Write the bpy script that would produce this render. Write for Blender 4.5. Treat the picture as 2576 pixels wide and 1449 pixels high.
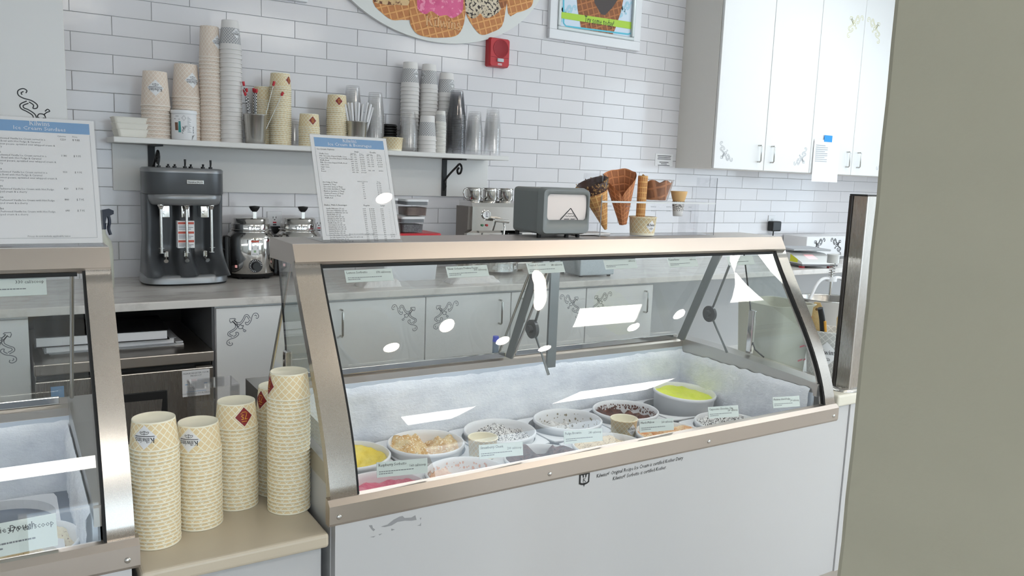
import bpy, bmesh, math, random
from mathutils import Vector, Matrix
random.seed(7)
for o in list(bpy.data.objects): bpy.data.objects.remove(o, do_unlink=True)
SC = bpy.context.scene
COL = SC.collection
PI = math.pi

# ---------------------------------------------------------------- camera
FPX = 2020.0
CAM = Vector((0.0, -3.8046, 1.42366))
RX = Vector((0.84514608, -0.53321247, 0.03758414))
RY = Vector((-0.04424779, -0.13985686, -0.98918259))
RZ = Vector((0.53270089, 0.83434077, -0.14179295))
cd = bpy.data.cameras.new('camera'); cam = bpy.data.objects.new('camera', cd); COL.objects.link(cam)
cd.sensor_width = 36.0; cd.lens = FPX / 2576 * 36; cd.clip_start = 0.02
cam.matrix_world = Matrix(((RX.x, -RY.x, -RZ.x, CAM.x), (RX.y, -RY.y, -RZ.y, CAM.y), (RX.z, -RY.z, -RZ.z, CAM.z), (0, 0, 0, 1)))
SC.camera = cam
SC.view_settings.view_transform = 'Standard'; SC.view_settings.look = 'None'
SC.cycles.transparent_max_bounces = 64
SC.view_settings.gamma = 1.0; SC.view_settings.use_curve_mapping = False
SC.view_settings.exposure = 0.42

def on(px, py, X=None, Y=None, Z=None):
    d = RX * ((px - 1288) / FPX) + RY * ((py - 724.5) / FPX) + RZ
    if X is not None: t = (X - CAM.x) / d.x
    elif Y is not None: t = (Y - CAM.y) / d.y
    else: t = (Z - CAM.z) / d.z
    return CAM + d * t
def pj(p):
    d = Vector(p) - CAM; w = d.dot(RZ)
    return (1288 + FPX * d.dot(RX) / w, 724.5 + FPX * d.dot(RY) / w)

# ---------------------------------------------------------------- world and daylight
world = bpy.data.worlds.new('sky'); SC.world = world; world.use_nodes = True
bg = world.node_tree.nodes['Background']
bg.inputs[0].default_value = (0.78, 0.90, 1.0, 1); bg.inputs[1].default_value = 3.0

# ---------------------------------------------------------------- helpers
def lin(c):
    c = c / 255.0
    return c / 12.92 if c <= 0.04045 else ((c + 0.055) / 1.055) ** 2.4
def C(r, g, b): return (lin(r), lin(g), lin(b), 1.0)

class MB:
    def __init__(s): s.v = []; s.f = []; s.uv = []; s.sm = []; s.M = None
    def add(s, verts, faces, smooth=False, uvs=None):
        n = len(s.v)
        if s.M is not None: verts = [s.M @ Vector(p) for p in verts]
        s.v.extend([tuple(p) for p in verts])
        for i, f in enumerate(faces):
            s.f.append([n + k for k in f]); s.sm.append(smooth); s.uv.append(uvs[i] if uvs else None)
        return s
    def box(s, x0, x1, y0, y1, z0, z1):
        v = [(x, y, z) for z in (z0, z1) for y in (y0, y1) for x in (x0, x1)]
        return s.add(v, [(0, 2, 3, 1), (4, 5, 7, 6), (0, 1, 5, 4), (2, 6, 7, 3), (0, 4, 6, 2), (1, 3, 7, 5)])
    def rbox(s, x0, x1, y0, y1, z0, z1, r=0.004, seg=2):
        bm = bmesh.new(); bmesh.ops.create_cube(bm, size=1.0)
        for v in bm.verts: v.co = Vector(((x0 + x1) / 2 + v.co.x * (x1 - x0), (y0 + y1) / 2 + v.co.y * (y1 - y0), (z0 + z1) / 2 + v.co.z * (z1 - z0)))
        bmesh.ops.bevel(bm, geom=list(bm.edges), offset=r, segments=seg, profile=0.5, affect='EDGES')
        bm.verts.index_update()
        s.add([v.co.copy() for v in bm.verts], [[v.index for v in f.verts] for f in bm.faces], False); bm.free(); return s
    def lathe(s, prof, seg=32, cx=0, cy=0, smooth=True, sx=1, sy=1, a0=0.0, a1=2 * PI):
        full = abs(a1 - a0 - 2 * PI) < 1e-6
        L = [0]
        for i in range(1, len(prof)): L.append(L[-1] + math.hypot(prof[i][0] - prof[i - 1][0], prof[i][1] - prof[i - 1][1]))
        n = seg if full else seg + 1
        v = []
        for r, z in prof:
            for k in range(n):
                a = a0 + (a1 - a0) * k / seg
                v.append((cx + r * math.cos(a) * sx, cy + r * math.sin(a) * sy, z))
        f = []; u = []
        for i in range(len(prof) - 1):
            for k in range(seg):
                k2 = (k + 1) % n
                f.append((i * n + k, i * n + k2, (i + 1) * n + k2, (i + 1) * n + k))
                u.append([(k / seg, L[i]), ((k + 1) / seg, L[i]), ((k + 1) / seg, L[i + 1]), (k / seg, L[i + 1])])
        return s.add(v, f, smooth, u)
    def disc(s, r, z, seg=32, cx=0, cy=0, sx=1, sy=1):
        return s.add([(cx + r * math.cos(2 * PI * k / seg) * sx, cy + r * math.sin(2 * PI * k / seg) * sy, z) for k in range(seg)], [list(range(seg))])
    def cyl(s, r, z0, z1, seg=24, cx=0, cy=0, r2=None):
        r2 = r if r2 is None else r2
        s.lathe([(r, z0), (r2, z1)], seg, cx, cy); s.disc(r2, z1, seg, cx, cy)
        return s.add([(cx + r * math.cos(-2 * PI * k / seg), cy + r * math.sin(-2 * PI * k / seg), z0) for k in range(seg)], [list(range(seg))])
    def tube(s, pts, r, seg=8, caps=True, radii=None):
        pts = [Vector(p) for p in pts]; n = len(pts); v = []
        up = Vector((0.123, 0.3, 0.94))
        for i, p in enumerate(pts):
            t = (pts[min(i + 1, n - 1)] - pts[max(i - 1, 0)]).normalized()
            a = t.cross(up)
            if a.length < 0.05: a = t.cross(Vector((1, 0, 0)))
            a.normalize(); b = t.cross(a).normalized(); up = b.cross(t) if False else up
            rr = radii[i] if radii else r
            for k in range(seg):
                g = 2 * PI * k / seg; v.append(p + a * (math.cos(g) * rr) + b * (math.sin(g) * rr))
        f = [(i * seg + k, i * seg + (k + 1) % seg, (i + 1) * seg + (k + 1) % seg, (i + 1) * seg + k) for i in range(n - 1) for k in range(seg)]
        s.add(v, f, True)
        if caps: s.add([v[k] for k in range(seg)], [list(range(seg))[::-1]]); s.add([v[(n - 1) * seg + k] for k in range(seg)], [list(range(seg))])
        return s
    def prism(s, poly, lo, hi, axis='x', smooth=False):
        n = len(poly)
        def P(a, b, c): return (c, a, b) if axis == 'x' else ((a, c, b) if axis == 'y' else (a, b, c))
        v = [P(a, b, lo) for a, b in poly] + [P(a, b, hi) for a, b in poly]
        s.add(v, [(i, (i + 1) % n, n + (i + 1) % n, n + i) for i in range(n)], smooth)
        return s.add(v, [list(range(n))[::-1], list(range(n, 2 * n))])
    def poly(s, pts): return s.add(pts, [list(range(len(pts)))])
    def sheet(s, rows, smooth=True):
        n = len(rows[0]); v = [p for r in rows for p in r]
        return s.add(v, [(i * n + k, i * n + k + 1, (i + 1) * n + k + 1, (i + 1) * n + k) for i in range(len(rows) - 1) for k in range(n - 1)], smooth)
    def ribbon(s, pts, w, fn):
        n = len(pts); L = []; Rr = []
        for i in range(n):
            a = pts[max(i - 1, 0)]; b = pts[min(i + 1, n - 1)]
            dx, dy = b[0] - a[0], b[1] - a[1]; l = math.hypot(dx, dy) or 1
            nx, ny = -dy / l * w / 2, dx / l * w / 2
            L.append(fn(pts[i][0] + nx, pts[i][1] + ny)); Rr.append(fn(pts[i][0] - nx, pts[i][1] - ny))
        return s.add(L + Rr, [(i, i + 1, n + i + 1, n + i) for i in range(n - 1)])
    def text(s, st, size, fn, align='LEFT', sx=1.0, shear=0.0):
        V, F = text_mesh(st, align)
        return s.add([fn((p[0] + p[1] * shear) * size * sx, p[1] * size) for p in V], F)
    def polys(s, ps, fn):
        for p in ps: s.poly([fn(a, b) for a, b in p])
        return s
    def mesh(s, name):
        me = bpy.data.meshes.new(name); me.from_pydata(s.v, [], s.f); me.update()
        me.polygons.foreach_set('use_smooth', s.sm)
        if any(u for u in s.uv):
            ul = me.uv_layers.new(name='UVMap')
            for p, u in zip(me.polygons, s.uv):
                if u:
                    for li, c in zip(p.loop_indices, u): ul.data[li].uv = c
        return me
    def build(s, name, mat, parent=None, recalc=False):
        me = s.mesh(name)
        if recalc:
            bm = bmesh.new(); bm.from_mesh(me); bmesh.ops.recalc_face_normals(bm, faces=bm.faces); bm.to_mesh(me); bm.free()
        return link(name, me, mat, parent)
def link(name, me, mat, parent=None):
    if mat is not None and not me.materials: me.materials.append(mat)
    o = bpy.data.objects.new(name, me); COL.objects.link(o); o.parent = parent
    return o
_tc = {}
def text_mesh(st, align='LEFT'):
    k = (st, align)
    if k not in _tc:
        cu = bpy.data.curves.new('lettering', 'FONT'); cu.body = st; cu.align_x = align; cu.resolution_u = 1; cu.size = 1.0
        ob = bpy.data.objects.new('lettering', cu); me = ob.to_mesh()
        _tc[k] = ([tuple(v.co) for v in me.vertices], [tuple(p.vertices) for p in me.polygons])
        ob.to_mesh_clear(); bpy.data.objects.remove(ob); bpy.data.curves.remove(cu)
    return _tc[k]
def tag(o, label=None, cat=None, group=None, kind=None):
    if label: o['label'] = label
    if cat: o['category'] = cat
    if group: o['group'] = group
    if kind: o['kind'] = kind
    return o
def thing(name, label, cat, loc=(0, 0, 0), rz=0, group=None):
    o = bpy.data.objects.new(name, None); COL.objects.link(o); o.empty_display_size = 0.05
    o.location = loc; o.rotation_euler = (0, 0, rz); return tag(o, label, cat, group)
def copy_tree(o, parent=None):
    c = o.copy(); COL.objects.link(c); c.parent = parent
    for ch in list(o.children): copy_tree(ch, c)
    return c
def vplane(x, y, z):            # picture on a plane facing the shop front: (a, b) -> (x + a, y, z + b)
    return lambda a, b: (x + a, y, z + b)
def cat_rom(pts, n=6):
    out = []
    P = [pts[0]] + list(pts) + [pts[-1]]
    for i in range(1, len(P) - 2):
        p0, p1, p2, p3 = P[i - 1], P[i], P[i + 1], P[i + 2]
        for k in range(n):
            t = k / n
            out.append(tuple(0.5 * (2 * p1[j] + (p2[j] - p0[j]) * t + (2 * p0[j] - 5 * p1[j] + 4 * p2[j] - p3[j]) * t * t + (3 * p1[j] - p0[j] - 3 * p2[j] + p3[j]) * t ** 3) for j in range(len(p1))))
    out.append(tuple(pts[-1])); return out
def rrect(x0, x1, y0, y1, r, n=5):
    out = []
    for cx, cy, a in ((x1 - r, y1 - r, 0), (x0 + r, y1 - r, PI / 2), (x0 + r, y0 + r, PI), (x1 - r, y0 + r, 3 * PI / 2)):
        for k in range(n + 1): out.append((cx + r * math.cos(a + PI / 2 * k / n), cy + r * math.sin(a + PI / 2 * k / n)))
    return out
def noise(x, y, z=0.0):
    from mathutils import noise as N
    return N.noise(Vector((x, y, z)))

# ---------------------------------------------------------------- materials
_mc = {}
def mat(name, col, rough=0.5, metal=0.0, **k):
    if name in _mc: return _mc[name]
    m = bpy.data.materials.new(name); m.use_nodes = True; _mc[name] = m
    b = m.node_tree.nodes['Principled BSDF']
    b.inputs['Base Color'].default_value = col; b.inputs['Roughness'].default_value = rough; b.inputs['Metallic'].default_value = metal
    for kk, vv in k.items(): b.inputs[kk.replace('_', ' ')].default_value = vv
    return m
class NT:
    def __init__(s, m): s.t = m.node_tree; s.n = s.t.nodes; s.b = s.n.get('Principled BSDF')
    def new(s, ty, **k):
        x = s.n.new(ty)
        for a, b in k.items(): setattr(x, a, b)
        return x
    def link(s, a, b): s.t.links.new(a, b)
    def coord(s, which='Object', scale=(1, 1, 1)):
        c = s.new('ShaderNodeTexCoord'); mp = s.new('ShaderNodeMapping'); mp.inputs['Scale'].default_value = scale
        s.link(c.outputs[which], mp.inputs['Vector']); return mp.outputs[0]
    def noise(s, vec, scale, detail=4, rough=0.55):
        x = s.new('ShaderNodeTexNoise'); x.inputs['Scale'].default_value = scale; x.inputs['Detail'].default_value = detail; x.inputs['Roughness'].default_value = rough
        s.link(vec, x.inputs['Vector']); return x.outputs['Fac']
    def ramp(s, fac, stops, interp='LINEAR'):
        r = s.new('ShaderNodeValToRGB'); e = r.color_ramp.elements; r.color_ramp.interpolation = interp
        while len(e) < len(stops): e.new(0.5)
        for q, (p, c) in zip(e, stops): q.position = p; q.color = c
        s.link(fac, r.inputs[0]); return r.outputs[0]
    def math(s, op, a, b=None, c=None):
        x = s.new('ShaderNodeMath', operation=op)
        for i, q in enumerate((a, b, c)):
            if q is None: continue
            if isinstance(q, (int, float)): x.inputs[i].default_value = q
            else: s.link(q, x.inputs[i])
        return x.outputs[0]
    def mix(s, fac, a, b):
        x = s.new('ShaderNodeMix', data_type='RGBA')
        if isinstance(fac, (int, float)): x.inputs[0].default_value = fac
        else: s.link(fac, x.inputs[0])
        for i, q in ((6, a), (7, b)):
            if isinstance(q, tuple): x.inputs[i].default_value = q
            else: s.link(q, x.inputs[i])
        return x.outputs[2]
    def bump(s, h, strength=0.3, dist=0.01):
        x = s.new('ShaderNodeBump'); x.inputs['Strength'].default_value = strength; x.inputs['Distance'].default_value = dist
        s.link(h, x.inputs['Height']); s.link(x.outputs[0], s.b.inputs['Normal'])
    def color(s, c): s.link(c, s.b.inputs['Base Color'])

def steel(name, col, rough, stretch, bump=0.04):
    m = mat(name, col, rough, 1.0); t = NT(m)
    v = t.coord('Object', stretch); n = t.noise(v, 60, 3)
    t.link(t.math('MULTIPLY_ADD', n, 0.10, rough - 0.05), t.b.inputs['Roughness']); return m
STEEL = steel('brushed_steel', C(198, 189, 181), 0.33, (0.3, 30, 30))
STEELV = steel('brushed_steel_upright', C(190, 184, 177), 0.27, (30, 30, 0.3))
STEELY = steel('brushed_steel_deep', C(184, 182, 178), 0.3, (18, 0.4, 18))
STEELT = steel('matt_brushed_steel', C(206, 200, 196), 0.5, (0.3, 30, 30))
CHROME = mat('polished_steel', C(205, 203, 200), 0.09, 1.0)
SATIN = mat('satin_steel', C(190, 188, 184), 0.24, 1.0)
WHITE = mat('white_laminate', C(226, 224, 222), 0.38)
WHITE2 = mat('white_enamel_panel', C(200, 200, 201), 0.3)
SHELFW = mat('white_shelf_paint', C(226, 224, 221), 0.45)
PLASTW = mat('white_plastic', C(232, 232, 234), 0.35)
PAPER = mat('white_paper', C(232, 231, 232), 0.6)
BLACK = mat('black_plastic', C(22, 22, 24), 0.4)
IRON = mat('black_iron', C(18, 18, 20), 0.5)
RUBBER = mat('black_rubber', C(14, 14, 15), 0.7)
INK = mat('dark_ink', C(38, 38, 42), 0.6)
INKG = mat('grey_ink', C(108, 110, 116), 0.6)
INKP = mat('pale_grey_ink', C(160, 162, 166), 0.6)
BLUEB = mat('blue_print_band', C(122, 164, 206), 0.5)
REDP = mat('red_plastic', C(196, 40, 52), 0.35)
REDD = mat('red_alarm_plastic', C(190, 40, 48), 0.4)
CREAMP = mat('cream_paper', C(238, 230, 208), 0.55)
DARK = mat('dark_void', C(20, 20, 21), 0.6)
GREYP = mat('grey_metal_paint', C(82, 84, 87), 0.32, 0.3)
GREYL = mat('grey_trim_paint', C(140, 141, 143), 0.28, 0.5)
NAPG = mat('grey_dispenser_plastic', C(126, 130, 130), 0.35)
NAPKIN = mat('white_tissue', C(232, 222, 218), 0.85)
MAROON = mat('maroon_print', C(134, 32, 34), 0.5)
GOLD = mat('gold_print', C(226, 160, 48), 0.5)
TEAL = mat('teal_print', C(60, 150, 150), 0.5)
BROWNP = mat('brown_print', C(120, 84, 66), 0.5)
GROUT = mat('grey_grout', C(214, 213, 213), 0.8)
BLUET = mat('blue_tape', C(0, 140, 235), 0.5)
LIME = mat('lime_print', C(178, 214, 60), 0.5)
CYAN = mat('cyan_print', C(90, 196, 218), 0.5)
NAVY = mat('navy_plastic', C(28, 34, 52), 0.4)

def mk_tile():
    m = mat('glazed_white_tile', C(226, 224, 227), 0.13); t = NT(m)
    oi = t.new('ShaderNodeObjectInfo'); g = t.math('MULTIPLY_ADD', oi.outputs['Random'], 0.05, 0.97)
    hs = t.new('ShaderNodeHueSaturation'); hs.inputs['Color'].default_value = C(224, 221, 223); t.link(g, hs.inputs['Value']); t.color(hs.outputs[0])
    n = t.noise(t.coord('Object', (1, 1, 1)), 9, 2); t.bump(n, 0.12, 0.01); return m
TILE = mk_tile()
def mk_quartz():
    m = mat('white_quartz', C(212, 206, 200), 0.2); t = NT(m); v = t.coord('Object', (0.9, 2.2, 1))
    n = t.noise(v, 2.2, 8, 0.62); vein = t.ramp(n, [(0.46, (0, 0, 0, 1)), (0.5, (1, 1, 1, 1)), (0.54, (0, 0, 0, 1))])
    n2 = t.noise(v, 1.1, 3); k = t.math('MULTIPLY', vein, t.math('MULTIPLY', n2, 0.55))
    t.color(t.mix(k, C(214, 208, 202), C(150, 142, 136))); return m
QUARTZ = mk_quartz()
PASSC = mat('beige_counter', C(204, 192, 172), 0.32)
def mk_plaster():
    m = mat('tan_plaster', C(176, 172, 154), 0.85); t = NT(m); v = t.coord('Object')
    n = t.noise(v, 120, 5); t.bump(n, 0.08, 0.004)
    n2 = t.noise(v, 3, 3); t.color(t.mix(n2, C(194, 190, 170), C(204, 200, 181))); return m
PLASTER = mk_plaster()
PAINT = mat('white_wall_paint', C(222, 222, 222), 0.7)
CEIL = mat('white_ceiling_paint', C(232, 231, 228), 0.8)
FLOORM = mat('pale_stone_floor', C(176, 168, 158), 0.35)

def mk_glass(name, tint, ior=1.45, veil=0.0, rough=0.0, veilcol=(1, 1, 1, 1)):
    m = bpy.data.materials.new(name); m.use_nodes = True; nt = m.node_tree; nt.nodes.clear()
    out = nt.nodes.new('ShaderNodeOutputMaterial'); tr = nt.nodes.new('ShaderNodeBsdfTransparent'); gl = nt.nodes.new('ShaderNodeBsdfGlossy')
    mx = nt.nodes.new('ShaderNodeMixShader'); tr.inputs[0].default_value = tint; gl.inputs['Roughness'].default_value = rough
    def mth(op, x, y=None):
        n = nt.nodes.new('ShaderNodeMath'); n.operation = op
        for i, q in enumerate((x, y)):
            if q is None: continue
            if isinstance(q, (int, float)): n.inputs[i].default_value = q
            else: nt.links.new(q, n.inputs[i])
        return n.outputs[0]
    # thin pane: Schlick reflectance, the same from both faces
    geo = nt.nodes.new('ShaderNodeNewGeometry'); vm = nt.nodes.new('ShaderNodeVectorMath'); vm.operation = 'DOT_PRODUCT'
    nt.links.new(geo.outputs['Incoming'], vm.inputs[0]); nt.links.new(geo.outputs['Normal'], vm.inputs[1])
    f0 = 2 * ((ior - 1) / (ior + 1)) ** 2
    F = mth('ADD', mth('MULTIPLY', mth('POWER', mth('SUBTRACT', 1.0, mth('ABSOLUTE', vm.outputs['Value'])), 5.0), 1 - f0), f0)
    nt.links.new(F, mx.inputs[0]); nt.links.new(tr.outputs[0], mx.inputs[1]); nt.links.new(gl.outputs[0], mx.inputs[2])
    last = mx
    if veil:
        df = nt.nodes.new('ShaderNodeBsdfDiffuse'); df.inputs[0].default_value = veilcol
        m2 = nt.nodes.new('ShaderNodeMixShader'); m2.inputs[0].default_value = veil
        nt.links.new(mx.outputs[0], m2.inputs[1]); nt.links.new(df.outputs[0], m2.inputs[2]); last = m2
    nt.links.new(last.outputs[0], out.inputs[0]); _mc[name] = m; return m
GLASS = mk_glass('curved_glass', (0.96, 0.98, 0.975, 1), 1.5)
GLASS2 = mk_glass('side_glass', (0.93, 0.955, 0.95, 1), 1.4, 0.02)
ACRYL = mk_glass('clear_acrylic', (0.985, 0.985, 0.99, 1), 1.35, 0.015)
CLEARC = mk_glass('clear_cup_plastic', (0.99, 0.99, 0.99, 1), 1.42, 0.055, 0.06, (0.95, 0.93, 0.93, 1))
SMOKE = mk_glass('smoked_cup_plastic', (0.86, 0.86, 0.87, 1), 1.45, 0.06, 0.05, (0.16, 0.16, 0.18, 1))
MILKY = mk_glass('milky_plastic', (0.62, 0.62, 0.55, 1), 1.3, 0.55, 0.2, (0.80, 0.79, 0.68, 1))
WINDOW = mk_glass('window_glass', (0.95, 0.97, 0.98, 1), 1.45)

def emit(name, col, s):
    m = bpy.data.materials.new(name); m.use_nodes = True; b = m.node_tree.nodes['Principled BSDF']
    b.inputs['Base Color'].default_value = (0.8, 0.8, 0.8, 1); b.inputs['Emission Color'].default_value = col; b.inputs['Emission Strength'].default_value = s; _mc[name] = m; return m
L_TROF = emit('cool_panel_light', (1.0, 0.965, 0.90, 1), 12.0)
L_COOL = emit('blue_white_panel_light', (0.86, 0.95, 1.0, 1), 7.5)
L_DOWN = emit('bright_downlight', (1.0, 0.97, 0.93, 1), 70.0)
L_WARM = emit('warm_downlight', (1.0, 0.86, 0.70, 1), 60.0)
L_CASE = emit('case_lamp_tube', (0.90, 0.95, 1.0, 1), 26.0)
L_LED = emit('red_display_glow', (1.0, 0.12, 0.16, 1), 0.35)
L_NEON = emit('red_pilot_glow', (1.0, 0.08, 0.05, 1), 0.25)

def mk_cup(name, base, line, freq, vf, plain_below=None, thin=0.09):
    m = mat(name, base, 0.5); t = NT(m)
    uv = t.new('ShaderNodeUVMap'); sp = t.new('ShaderNodeSeparateXYZ'); t.link(uv.outputs[0], sp.inputs[0])
    u = t.math('MULTIPLY', sp.outputs[0], freq); v = t.math('MULTIPLY', sp.outputs[1], vf)
    def lines(e, w):
        fr = t.math('FRACT', e); d = t.math('ABSOLUTE', t.math('SUBTRACT', fr, 0.5)); return t.math('LESS_THAN', d, w)
    a = t.math('ADD', u, v); b = t.math('SUBTRACT', u, v)
    k = t.math('MAXIMUM', lines(a, thin), lines(b, thin))
    fine = t.math('MAXIMUM', lines(t.math('MULTIPLY', a, 4.0), 0.12), lines(t.math('MULTIPLY', b, 4.0), 0.12))
    body = t.mix(t.math('MULTIPLY', fine, 0.22), base, line)
    col = t.mix(k, body, line)
    if plain_below:
        lo, hi = plain_below
        inside = t.math('MULTIPLY', t.math('GREATER_THAN', sp.outputs[1], lo), t.math('LESS_THAN', sp.outputs[1], hi))
        col = t.mix(inside, line, col)
    t.color(col); return m

def mk_waffle(name, c1, c2, scale, uvmode=False):
    m = mat(name, c1, 0.65); t = NT(m)
    if uvmode:
        uv = t.new('ShaderNodeUVMap'); src = uv.outputs[0]
    else: src = t.coord('Object')
    sp = t.new('ShaderNodeSeparateXYZ'); t.link(src, sp.inputs[0])
    if uvmode: u = t.math('MULTIPLY', sp.outputs[0], scale[0]); v = t.math('MULTIPLY', sp.outputs[1], scale[1])
    else: u = t.math('MULTIPLY', t.math('ADD', sp.outputs[0], t.math('MULTIPLY', sp.outputs[2], 0.35)), scale[0]); v = t.math('MULTIPLY', t.math('SUBTRACT', sp.outputs[2], t.math('MULTIPLY', sp.outputs[0], 0.35)), scale[1])
    def tri(e): return t.math('ABSOLUTE', t.math('SUBTRACT', t.math('FRACT', e), 0.5))
    h = t.math('MINIMUM', tri(u), tri(v))
    ridge = t.ramp(h, [(0.06, (1, 1, 1, 1)), (0.16, (0, 0, 0, 1))])
    n = t.noise(t.coord('Object'), 38, 4)
    body = t.mix(n, c1, c2)
    t.color(t.mix(t.math('MULTIPLY', ridge, 0.55), body, (min(c1[0] * 1.7, 1), min(c1[1] * 1.8, 1), min(c1[2] * 1.9, 1), 1)))
    t.bump(t.math('ADD', ridge, t.math('MULTIPLY', n, 0.3)), 0.5, 0.004); return m
WAFFLE = mk_waffle('waffle_brown', C(196, 130, 86), C(164, 96, 60), (15, 46), True)
WAFFLE2 = mk_waffle('waffle_golden', C(214, 160, 100), C(184, 120, 70), (14, 55), True)
WAFFLEP = mk_waffle('printed_waffle', C(214, 148, 92), C(178, 104, 58), (26, 26))
WAFFLED = mk_waffle('printed_waffle_dark', C(170, 108, 66), C(122, 70, 40), (26, 26))

def mk_cream(name, c1, c2, c3=None, fleck=0.62, scale=40):
    m = mat(name, c1, 0.55); t = NT(m); v = t.coord('Object'); n = t.noise(v, scale * 0.5, 5, 0.6)
    col = t.mix(t.ramp(n, [(0.40, (0, 0, 0, 1)), (0.62, (1, 1, 1, 1))]), c1, c2)
    if c3:
        n2 = t.noise(v, scale * 4, 2, 0.5); k = t.ramp(n2, [(fleck - 0.03, (0, 0, 0, 1)), (fleck + 0.03, (1, 1, 1, 1))]); col = t.mix(k, col, c3)
    t.color(col); t.bump(t.noise(v, scale * 3, 4, 0.7), 0.5, 0.006); return m
def mk_frost():
    m = mat('frost_ice', C(226, 234, 246), 0.75); t = NT(m); v = t.coord('Object', (1, 1, 1.6)); n = t.noise(v, 5, 7, 0.65)
    t.color(t.ramp(n, [(0.28, C(212, 216, 226)), (0.5, C(234, 237, 244)), (0.68, C(246, 248, 252))])); t.bump(t.noise(v, 55, 6, 0.7), 0.5, 0.01); return m
FROST = mk_frost()
def mk_towel():
    m = mat('white_towel', C(222, 216, 214), 0.95); t = NT(m); t.bump(t.noise(t.coord('Object'), 260, 3), 0.35, 0.004); return m
TOWEL = mk_towel()

# serif wordmark drawn as polygons (cap height 1)
def wordmark():
    P = []
    def st(x, w, y0, y1, s=0.06, top=True, bot=True):
        P.append([(x, y0), (x + w, y0), (x + w, y1), (x, y1)])
        if bot: P.append([(x - s, y0), (x + w + s, y0), (x + w + s, y0 + 0.05), (x - s, y0 + 0.05)])
        if top: P.append([(x - s, y1 - 0.05), (x + w, y1 - 0.05), (x + w, y1), (x - s, y1)])
    def dg(x0, y0, x1, y1, w): P.append([(x0 - w / 2, y0), (x0 + w / 2, y0), (x1 + w / 2, y1), (x1 - w / 2, y1)])
    st(0.08, 0.15, 0, 1); P.append([(0.02, 0.95), (0.29, 0.95), (0.29, 1), (0.02, 1)])
    dg(0.26, 0.42, 0.62, 1, 0.08); dg(0.72, 0, 0.37, 0.58, 0.19); P.append([(0.5, 0.95), (0.76, 0.95), (0.76, 1), (0.5, 1)]); P.append([(0.58, 0), (0.88, 0), (0.88, 0.05), (0.58, 0.05)])
    st(0.98, 0.13, 0, 0.68); P.append([(1.045 + 0.08 * math.cos(a * PI / 4), 0.88 + 0.08 * math.sin(a * PI / 4)) for a in range(8)])
    st(1.3, 0.13, 0, 1.02)
    dg(1.6, 0.66, 1.78, 0, 0.13); dg(1.78, 0, 1.94, 0.6, 0.06); dg(1.94, 0.66, 2.12, 0, 0.13); dg(2.12, 0, 2.3, 0.66, 0.06); P.append([(1.5, 0.63), (1.72, 0.63), (1.72, 0.68), (1.5, 0.68)]); P.append([(2.2, 0.63), (2.4, 0.63), (2.4, 0.68), (2.2, 0.68)])
    st(2.48, 0.13, 0, 0.68); P.append([(2.545 + 0.08 * math.cos(a * PI / 4), 0.88 + 0.08 * math.sin(a * PI / 4)) for a in range(8)])
    st(2.8, 0.13, 0, 0.68); st(3.14, 0.13, 0, 0.5, top=False); P.append([(2.92, 0.5), (3.0, 0.62), (3.12, 0.68), (3.22, 0.64), (3.27, 0.5), (3.14, 0.5), (3.1, 0.58), (3.0, 0.54)])
    sp = cat_rom([(3.78, 0.56), (3.66, 0.65), (3.5, 0.6), (3.49, 0.46), (3.62, 0.36), (3.78, 0.25), (3.76, 0.08), (3.6, 0.01), (3.42, 0.1)], 4)
    for i in range(len(sp) - 1):
        a, b = sp[i], sp[i + 1]; l = math.hypot(b[0] - a[0], b[1] - a[1]) or 1; nx, ny = -(b[1] - a[1]) / l * 0.05, (b[0] - a[0]) / l * 0.05
        P.append([(a[0] + nx, a[1] + ny), (b[0] + nx, b[1] + ny), (b[0] - nx, b[1] - ny), (a[0] - nx, a[1] - ny)])
    return [[(x / 3.86, y / 3.86) for x, y in p] for p in P]     # width 1
WORD = wordmark()
def flourish(): # little crest under the wordmark, width about 1
    out = []
    out.append(cat_rom([(0, -0.18), (0, -0.1), (0, 0.2), (0, 0.28)], 3))
    for s in (-1, 1):
        out.append(cat_rom([(0, -0.05), (0.16 * s, -0.1), (0.34 * s, -0.02), (0.4 * s, 0.12), (0.3 * s, 0.17), (0.26 * s, 0.08)], 4))
        out.append(cat_rom([(0, 0.16), (0.1 * s, 0.2), (0.2 * s, 0.12), (0.14 * s, 0.04)], 4))
    return out
FLOUR = flourish()
def scroll_lines():
    a = [(0.90, 0.17), (0.955, 0.19), (0.99, 0.12), (0.94, 0.03), (0.85, 0.03), (0.79, 0.12), (0.75, 0.27), (0.67, 0.37), (0.60, 0.36), (0.59, 0.29), (0.66, 0.30), (0.72, 0.22)]
    b = [(0.735, 0.18), (0.66, 0.06), (0.57, 0.07), (0.51, 0.18), (0.43, 0.28), (0.31, 0.27), (0.24, 0.20)]
    b2 = [(0.69, 0.21), (0.64, 0.115), (0.585, 0.125), (0.55, 0.21), (0.45, 0.33), (0.30, 0.33), (0.20, 0.24)]
    a2 = [(0.86, 0.10), (0.90, 0.085), (0.93, 0.13)]
    c = [(0.24, 0.20), (0.30, 0.17), (0.27, 0.15), (0.12, 0.15), (0.11, 0.21), (0.14, 0.28), (0.17, 0.27), (0.20, 0.24)]
    d = [(0.36, 0.42), (0.44, 0.36), (0.48, 0.40), (0.52, 0.38), (0.49, 0.47), (0.40, 0.48), (0.36, 0.42)]
    e = [(0.48, 0.46), (0.54, 0.52), (0.60, 0.55), (0.56, 0.59), (0.51, 0.54)]
    L = []
    for q in (a, b, b2, a2): L.append(cat_rom(q, 5)); L.append(cat_rom([(y, x) for x, y in q], 5))
    L.append(c); L.append(cat_rom(d, 3)); L.append(cat_rom(e, 3)); L.append(cat_rom([(0.20, 0.22), (0.28, 0.34), (0.38, 0.42)], 3))
    return [[(x, 1 - y) for x, y in q] for q in L]
SCROLL = scroll_lines()
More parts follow.
